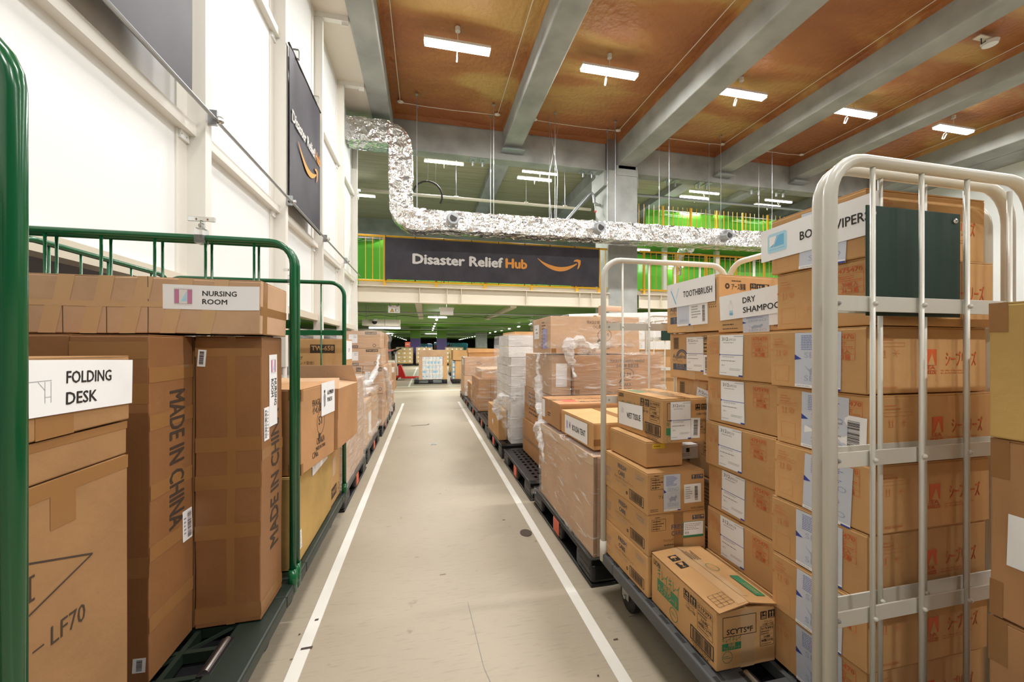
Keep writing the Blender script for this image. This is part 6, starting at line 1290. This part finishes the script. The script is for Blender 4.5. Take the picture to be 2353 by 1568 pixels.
clump(fm, [(0.9, 6.6, 0.88), (1.05, 6.2, 0.98), (1.2, 5.7, 1.15), (1.28, 5.25, 1.28)], [0.05, 0.03, 0.025, 0.02], 31, 'film')
clump(fm, [(1.0, 6.58, 0.80), (1.15, 6.2, 0.86), (1.3, 5.7, 1.0), (1.33, 5.3, 1.1)], [0.01, 0.02, 0.02, 0.01], 32)
fm = film(0.825, 1.78, 8.80, 9.72, 0.10, 1.03, 'stretch film with white sheen round the last right row load', seed=10, amp=0.02)
clump(fm, [(0.95, 8.78, 0.5), (0.93, 8.74, 0.3), (0.90, 8.74, 0.16)], [0.03, 0.06, 0.05], 33)
# farther right, behind the wrapped stack
B = Box(2.63, 3.22, 4.28, 5.2, 0.225, 1.22, 'kraft', 0, 181); B.done('large brown carton inside the farther white cage', 'box')
b = MB(); b.grid(lambda u, v: Vector((2.2 + 2.6 * u, 5.75 + 0.03 * noise.noise(Vector((u * 9, v * 2, 0))) + 0.9 * max(0, v - 0.8) * 5 * (1), 0.05 + 1.72 * min(1, v / 0.8) + 0.10 * u)), 30, 20, 'sheet')
o = b.build('dust_sheet', smooth=True); tag(o, 'white sheet draped over a tall load behind the farther white cage', 'sheet'); s = o.modifiers.new('thick', 'SOLIDIFY'); s.thickness = 0.01
for i, (x0, x1, y0, y1, z0, z1, m) in enumerate(((2.25, 3.4, 5.85, 6.6, 0.0, 1.74, 'whitebox'), (3.42, 4.75, 5.85, 6.6, 0.0, 1.70, 'whitebox'), (1.98, 2.5, 4.4, 5.2, 0.0, 0.80, 'brown'), (1.98, 2.5, 4.4, 5.2, 0.803, 1.56, 'brown'))):
    B = Box(x0, x1, y0, y1, z0, z1, m, 0, 182 + i); B.done(('left tall pale carton under the white sheet', 'right tall pale carton under the white sheet', 'lower brown carton behind the JM stack', 'upper brown carton behind the JM stack, paper cores on it')[i], 'box')
def core(a, c, r, label):
    b = MB(); A, C = Vector(a), Vector(c); d = (C - A).normalized()
    b.tube([A, C], r, 'tubecard', 18); b.tube([A - d * 0.001, A + d * 0.002], r * 0.72, 'cut', 14); b.tube([C - d * 0.002, C + d * 0.001], r * 0.72, 'cut', 14)
    tag(b.build('cardboard_tube'), label, 'cardboard tube', 'empty film cores')
core((2.06, 4.5, 1.608), (2.30, 4.62, 1.608), 0.042, 'pink card tube lying on top of the stack behind the JM cartons')
core((2.30, 4.80, 1.562), (2.30, 4.80, 1.80), 0.048, 'pink card tube standing upright behind the JM cartons')
core((2.85, 6.0, 1.90), (3.3, 6.1, 1.90), 0.05, 'pink card tube lying on the white sheet, left of the toothbrush carton')

# ================================================================== UNDER THE BRIDGE
# windowed load of packs
x0, x1, y0, y1 = -0.24, 0.70, 13.42, 14.4
B = Box(x0, x1, y0, y1, 0.93, 1.15, 'pink', 0, 201, amp=0.008); B.done('wrapped cardboard hood on top of the white packs at the aisle end', 'box')
t = MB()
t.box(x0, x0 + 0.11, y0 - 0.008, y0, 0.147, 0.93, 'pink'); tag(t.build('corner_board'), 'left card strip beside the white packs at the aisle end', 'card strip'); t = MB(); t.box(x1 - 0.13, x1, y0 - 0.008, y0, 0.03, 0.93, 'kraft'); tag(t.build('corner_board'), 'right card strip beside the white packs at the aisle end', 'card strip')
src = None; px = [(x0 + 0.115) + i * 0.114 for i in range(6)]; r5 = random.Random(3)
for k in range(5):
    for i in range(6):
        if src is None or True:
            b = MB(); b.rbox(0, 0.111, 0, 0.9, 0, 0.153, 'whitebox', 0.006, (1, 1, 1)); f = FR((0, 0, 0), (1, 0, 0), (0, 0, 1), 0.111, 0.153)
            pr_rect(b, f, 0.15, 0.55, 0.5, 0.85, r5.choice(('sky2', 'sky', 'pouch', 'pouch')), 0.001); pr_rect(b, f, 0.55, 0.45, 0.9, 0.9, r5.choice(('sky', 'pouch', 'letter')), 0.001); pr_rect(b, f, 0.02, 0.45, 0.06, 0.95, 'grey', 0.001)
        o = b.build('bottle_pack', loc=(px[i], y0 + 0.012, 0.148 + k * 0.156)); tag(o, 'white pack with blue marks in the windowed load at the aisle end', 'pack', 'white packs in the windowed load')
# right neighbour: open carton with side packs
B = Box(0.98, 1.85, 13.45, 14.4, 0.147, 0.80, 'kraft', 0, 202); B.done('kraft carton on the right far pallet, below the open one', 'box')
B = Box(0.90, 1.85, 13.4, 14.4, 0.803, 1.14, 'kraft', 0, 203, amp=0.006); pr_rect(B.mb, B.L, 0.80, 0.2, 0.86, 0.6, 'ink2'); B.done('kraft carton with folded lid on top of the right far pallet', 'box')
for k in range(4): b = MB(); b.rbox(-0.04, 0.04, 0, 0.8, 0, 0.155, 'whitebox', 0.006, (1, 1, 1)); f = FR((-0.04, 0, 0), (1, 0, 0), (0, 0, 1), 0.08, 0.15); pr_rect(b, f, 0.1, 0.4, 0.9, 0.8, 'sky', 0.001); tag(b.build('bottle_pack', loc=(0.935, 13.5, 0.148 + k * 0.158)), 'white pack in the column left of the right far pallet carton', 'pack', 'white packs by the right far pallet')
# far stacks: rows of golden cartons
def far_stack(cx, y0, cols, rows, w_, h_, d_, z0, label, group, m='gold', seed=0, labels=True):
    src = None
    for j in range(rows):
        for i in range(cols):
            loc = (cx + (i - cols / 2) * w_, y0, z0 + j * (h_ + 0.002))
            if src is None:
                b = MB(); b.rbox(0.001, w_ - 0.001, 0, d_, 0, h_, m, 0.006, (1, 1, 1)); f = FR((0, 0, 0), (1, 0, 0), (0, 0, 1), w_, h_)
                if labels: pr_rect(b, f, 0.35, 0.45, 0.65, 0.75, 'paper', 0.002)
                pr_rect(b, f, 0.05, 0.1, 0.2, 0.16, 'ink2', 0.002); src = b.build('cardboard_box', loc=loc); tag(src, label, 'box', group)
            else: copy_tree(src, loc)
far_stack(-1.40, 26.8, 3, 4, 0.355, 0.265, 1.0, 0.147, 'golden carton in the wrapped stack behind the red pallet truck', 'cartons behind the pallet truck')
far_stack(-0.12, 26.8, 3, 4, 0.355, 0.265, 1.0, 0.147, 'golden carton in the middle far stack behind the windowed load', 'cartons in the middle far stack')
far_stack(1.9, 26.8, 4, 4, 0.30, 0.265, 1.0, 0.147, 'golden carton in the right far stack behind the windowed load', 'cartons in the right far stack')
far_stack(1.30, 17.2, 2, 3, 0.28, 0.27, 0.8, 0.147, 'pale gold carton in the narrow stack right behind the windowed load', 'cartons in the narrow stack')
far_stack(3.6, 27.4, 4, 4, 0.36, 0.26, 1.0, 0.147, 'wrapped carton in the outer right far stack', 'cartons in the outer right far stack')
film(-1.96, -0.84, 26.75, 27.85, 0.14, 1.26, 'stretch film round the far stack behind the red pallet truck', seed=12, amp=0.03)
film(-0.68, 0.44, 26.75, 27.85, 0.14, 1.26, 'stretch film round the middle far stack', seed=13, amp=0.03)
film(1.28, 2.52, 26.75, 27.85, 0.14, 1.26, 'stretch film round the right far stack', seed=14, amp=0.03)
for nm_, a, m in (('teal tarpaulin cover low behind the middle far stack, left piece', (-0.70, 0.05, 31, 32, 0, 1.50), 'teal'), ('light blue cover behind the middle far stack', (0.06, 0.50, 31, 32, 0, 1.50), 'bluetarp'), ('large blue cover over the dark crates behind the far stacks', (0.65, 1.90, 32, 33.2, 1.40, 1.62), 'bluetarp'), ('teal wrapped load behind the right far stack', (2.0, 3.35, 32, 33.2, 0, 1.58), 'teal')):
    b = MB(); b.rbox(*a[:4], a[4], a[5], m, 0.06, (8, 6, 5)); b.warp(lambda p: p + Vector(noise.noise_vector(p * 2.5)) * 0.05 if p.z > 0.2 else p); tag(b.build('tarpaulin_cover', smooth=True), nm_, 'cover')
for k in range(3):
    b = MB(); b.rbox(0.66, 1.88, 32.05, 33.1, 0.02 + k * 0.46, 0.46 + k * 0.46, 'dark', 0.03, (1, 1, 1))
    for q in range(4): b.box(0.70, 1.84, 32.03, 32.06, 0.08 + k * 0.46 + q * 0.09, 0.12 + k * 0.46 + q * 0.09, 'ink2')
    tag(b.build('crate'), 'dark brown crate under the large blue cover, %s' % ('lowest', 'middle', 'topmost')[k], 'crate', 'dark crates under the blue cover')
for x, y, s in ((6.8, 34, 'yellow'),):
    b = MB()
    for q in (0, 0.5): b.tube([(x + q, y, 0), (x + q + 0.15, y, 2.2)], 0.04, 'yrail', 6)
    for i in range(6): b.tube([(x + 0.02 + 0.024 * i, y, 0.3 + 0.33 * i), (x + 0.52 + 0.024 * i, y, 0.3 + 0.33 * i)], 0.025, 'yrail', 6)
    tag(b.build('step_ladder'), 'yellow ladder standing far back on the right', 'ladder')
for x, w_, m in ((4.6, 1.0, 'conc'), (8.4, 0.9, 'post'), (9.7, 0.9, 'post')): b = MB(); b.box(x, x + w_, 36, 36.9, 0, 2.66, m); struct('column', b)
b = MB(); b.box(-2.0, -1.5, 39, 39.1, 1.28, 1.75, 'orange'); b.box(-1.95, -1.6, 38.98, 39, 1.5, 1.56, 'letter'); b.cyl((-1.75, 39.05, 0), (-1.75, 39.05, 1.28), 0.04, 'galv'); tag(b.build('notice_board'), 'orange red notice board far down at left', 'board')

# pallet truck
t = empty('pallet_truck', (-1.02, 15.35, 0)); tag(t, 'red hand pallet truck with a grey tiller, forks towards the windowed load', 'pallet truck')
b = MB(); prof = [(0.0, 0.12), (0.26, 0.12), (0.10, 0.56), (0.0, 0.56)]
b.add([(x, y, z) for y in (-0.20, 0.20) for x, z in prof], [(0, 1, 2, 3), (7, 6, 5, 4), (0, 4, 5, 1), (1, 5, 6, 2), (2, 6, 7, 3), (3, 7, 4, 0)], 'redpaint'); b.box(-0.10, 0.02, -0.20, 0.20, 0.08, 0.16, 'redpaint'); b.build('body', t)
for q in (-0.19, 0.19): b = MB(); b.rbox(0.1, 1.2, q - 0.075, q + 0.075, 0.06, 0.115, 'redpaint', 0.012, (3, 1, 1)); b.tube([(1.08, q - 0.05, 0.045), (1.08, q + 0.05, 0.045)], 0.042, 'rubber', 12); b.build('fork', t)
b = MB(); b.tube([(-0.05, -0.06, 0.2), (-0.10, -0.05, 0.7), (-0.12, 0, 1.0)], 0.03, 'lampcase', 10); b.tube([(-0.12, 0, 1.0), (-0.14, 0, 1.08)], 0.06, 'grey', 10); b.box(-0.05, 0.0, -0.23, -0.21, 0.2, 0.5, 'lampcase'); b.build('tiller', t)
b = MB(); b.tube([(-0.14, -0.02, 1.05), (-0.05, -0.16, 1.15), (0.08, -0.14, 1.20), (0.10, 0, 1.20), (0.08, 0.14, 1.20), (-0.05, 0.16, 1.15), (-0.14, 0.02, 1.05)], 0.024, 'black', 8); b.build('handle', t)
b = MB()
for q in (-0.09, 0.09): b.tube([(-0.10, q - 0.03, 0.085), (-0.10, q + 0.03, 0.085)], 0.085, 'rubber', 16)
b.build('steer_wheel', t)

# the worker half hidden behind the left stack
def skin_body(name, verts, edges, parent, m, sub=2):
    me = bpy.data.meshes.new(name); me.from_pydata([v[:3] for v in verts], edges, []); me.materials.append(M[m]); o = bpy.data.objects.new(name, me); COL.objects.link(o)
    if parent: o.parent = parent
    sk = o.modifiers.new('skin', 'SKIN'); sk.use_smooth_shade = True
    for i, v in enumerate(verts): me.skin_vertices[0].data[i].radius = (v[3], v[4] if len(v) > 4 else v[3]); me.skin_vertices[0].data[i].use_root = (i == 0)
    ss = o.modifiers.new('sub', 'SUBSURF'); ss.levels = ss.render_levels = sub; return o
P_ = empty('person', (-1.62, 15.5, 0)); tag(P_, 'person in dark clothes pushing the red pallet truck, half hidden by the wrapped stack', 'person')
V = [(0, 0, 0.88, 0.13, 0.10), (0.02, 0, 1.05, 0.125, 0.10), (0.06, 0, 1.24, 0.15, 0.11), (0.10, 0, 1.36, 0.06, 0.06), (0.12, 0, 1.43, 0.05, 0.05), (0.14, 0, 1.50, 0.075, 0.085), (0.15, 0, 1.60, 0.075, 0.09), (0.13, 0, 1.66, 0.045, 0.05),
     (0.09, -0.17, 1.31, 0.055), (0.17, -0.22, 1.10, 0.042), (0.36, -0.13, 1.13, 0.032), (0.43, -0.12, 1.16, 0.028), (0.09, 0.17, 1.31, 0.055), (0.17, 0.22, 1.10, 0.042), (0.36, 0.13, 1.13, 0.032), (0.43, 0.12, 1.16, 0.028),
     (-0.02, -0.10, 0.80, 0.09), (0.04, -0.11, 0.46, 0.06), (-0.05, -0.11, 0.09, 0.042), (0.08, -0.11, 0.04, 0.035), (-0.02, 0.10, 0.80, 0.09), (-0.12, 0.11, 0.46, 0.06), (-0.28, 0.11, 0.10, 0.042), (-0.16, 0.11, 0.045, 0.035)]
E = [(0, 1), (1, 2), (2, 3), (3, 4), (4, 5), (5, 6), (6, 7), (2, 8), (8, 9), (9, 10), (10, 11), (2, 12), (12, 13), (13, 14), (14, 15), (0, 16), (16, 17), (17, 18), (18, 19), (0, 20), (20, 21), (21, 22), (22, 23)]
skin_body('body', V, E, P_, 'skin')
for nm_, vs, es, m in (('shirt', [(0, 0, 0.84, 0.15, 0.12), (0.02, 0, 1.05, 0.14, 0.115), (0.06, 0, 1.24, 0.165, 0.125), (0.10, 0, 1.35, 0.075, 0.075), (0.09, -0.17, 1.31, 0.07), (0.13, -0.20, 1.18, 0.06), (0.09, 0.17, 1.31, 0.07), (0.13, 0.20, 1.18, 0.06)], [(0, 1), (1, 2), (2, 3), (2, 4), (4, 5), (2, 6), (6, 7)], 'shirt'),
        ('trousers', [(0, 0, 0.88, 0.14, 0.115), (-0.02, -0.10, 0.80, 0.10), (0.04, -0.11, 0.46, 0.075), (-0.05, -0.11, 0.12, 0.06), (-0.02, 0.10, 0.80, 0.10), (-0.12, 0.11, 0.46, 0.075), (-0.27, 0.11, 0.13, 0.06)], [(0, 1), (1, 2), (2, 3), (0, 4), (4, 5), (5, 6)], 'trousers'),
        ('sleeve', [(0.16, -0.215, 1.12, 0.055), (0.25, -0.18, 1.115, 0.048), (0.35, -0.135, 1.13, 0.042)], [(0, 1), (1, 2)], 'redcloth'), ('sleeve', [(0.16, 0.215, 1.12, 0.055), (0.25, 0.18, 1.115, 0.048), (0.35, 0.135, 1.13, 0.042)], [(0, 1), (1, 2)], 'redcloth'),
        ('work_towel', [(0.16, -0.10, 1.0, 0.05, 0.03), (0.20, -0.12, 0.85, 0.06, 0.03), (0.22, -0.12, 0.74, 0.045, 0.02)], [(0, 1), (1, 2)], 'vest')): skin_body(nm_, vs, es, P_, m)
b = MB(); b.sphere((0.135, 0, 1.60), 0.105, 'hair', 14, 9, (1.0, 0.92, 0.95)); b.warp(lambda p: Vector((min(p.x, 0.19 + 0.3 * max(0, p.z - 1.62)), p.y, max(p.z, 1.53 if p.x < 0.12 else 1.60)))); b.build('hair', P_, smooth=True)
b = MB()
for q in (-0.032, 0.032): b.sphere((0.228, q, 1.57), 0.009, 'ink', 8, 5)
b.tube([(0.215, 0, 1.575), (0.25, 0, 1.54), (0.22, 0, 1.53)], [0.01, 0.014, 0.012], 'skin', 8); b.tube([(0.222, -0.022, 1.495), (0.232, 0, 1.495), (0.222, 0.022, 1.495)], 0.006, 'redcloth', 6)
for q in (-0.088, 0.088): b.sphere((0.14, q, 1.555), 0.022, 'skin', 8, 6, (1, 0.45, 1.4))
b.build('face', P_, smooth=True)
for q in (-1, 1):
    b = MB(); c = Vector((0.46, q * 0.12, 1.165)); b.sphere(c, 0.035, 'skin', 10, 6, (1.2, 0.75, 0.5))
    for i, l in enumerate((0.055, 0.065, 0.06, 0.048)):
        y = c.y + q * (0.024 - 0.016 * i); b.tube([(c.x + 0.03, y, c.z + 0.006), (c.x + 0.03 + l * 0.5, y, c.z + 0.012), (c.x + 0.03 + l * 0.7, y, c.z - 0.012), (c.x + 0.025 + l * 0.5, y, c.z - 0.028)], [0.009, 0.009, 0.008, 0.006], 'skin', 8)
    b.tube([(c.x, c.y - q * 0.02, c.z), (c.x + 0.025, c.y - q * 0.040, c.z - 0.012), (c.x + 0.05, c.y - q * 0.035, c.z - 0.026)], [0.011, 0.010, 0.007], 'skin', 8); b.build('hand', P_, smooth=True)
    b = MB(); b.rbox(-0.09 if q < 0 else -0.30, 0.14 if q < 0 else -0.08, q * 0.11 - 0.045, q * 0.11 + 0.045, 0, 0.085, 'black', 0.03, (2, 1, 1)); b.build('shoe', P_, smooth=True)
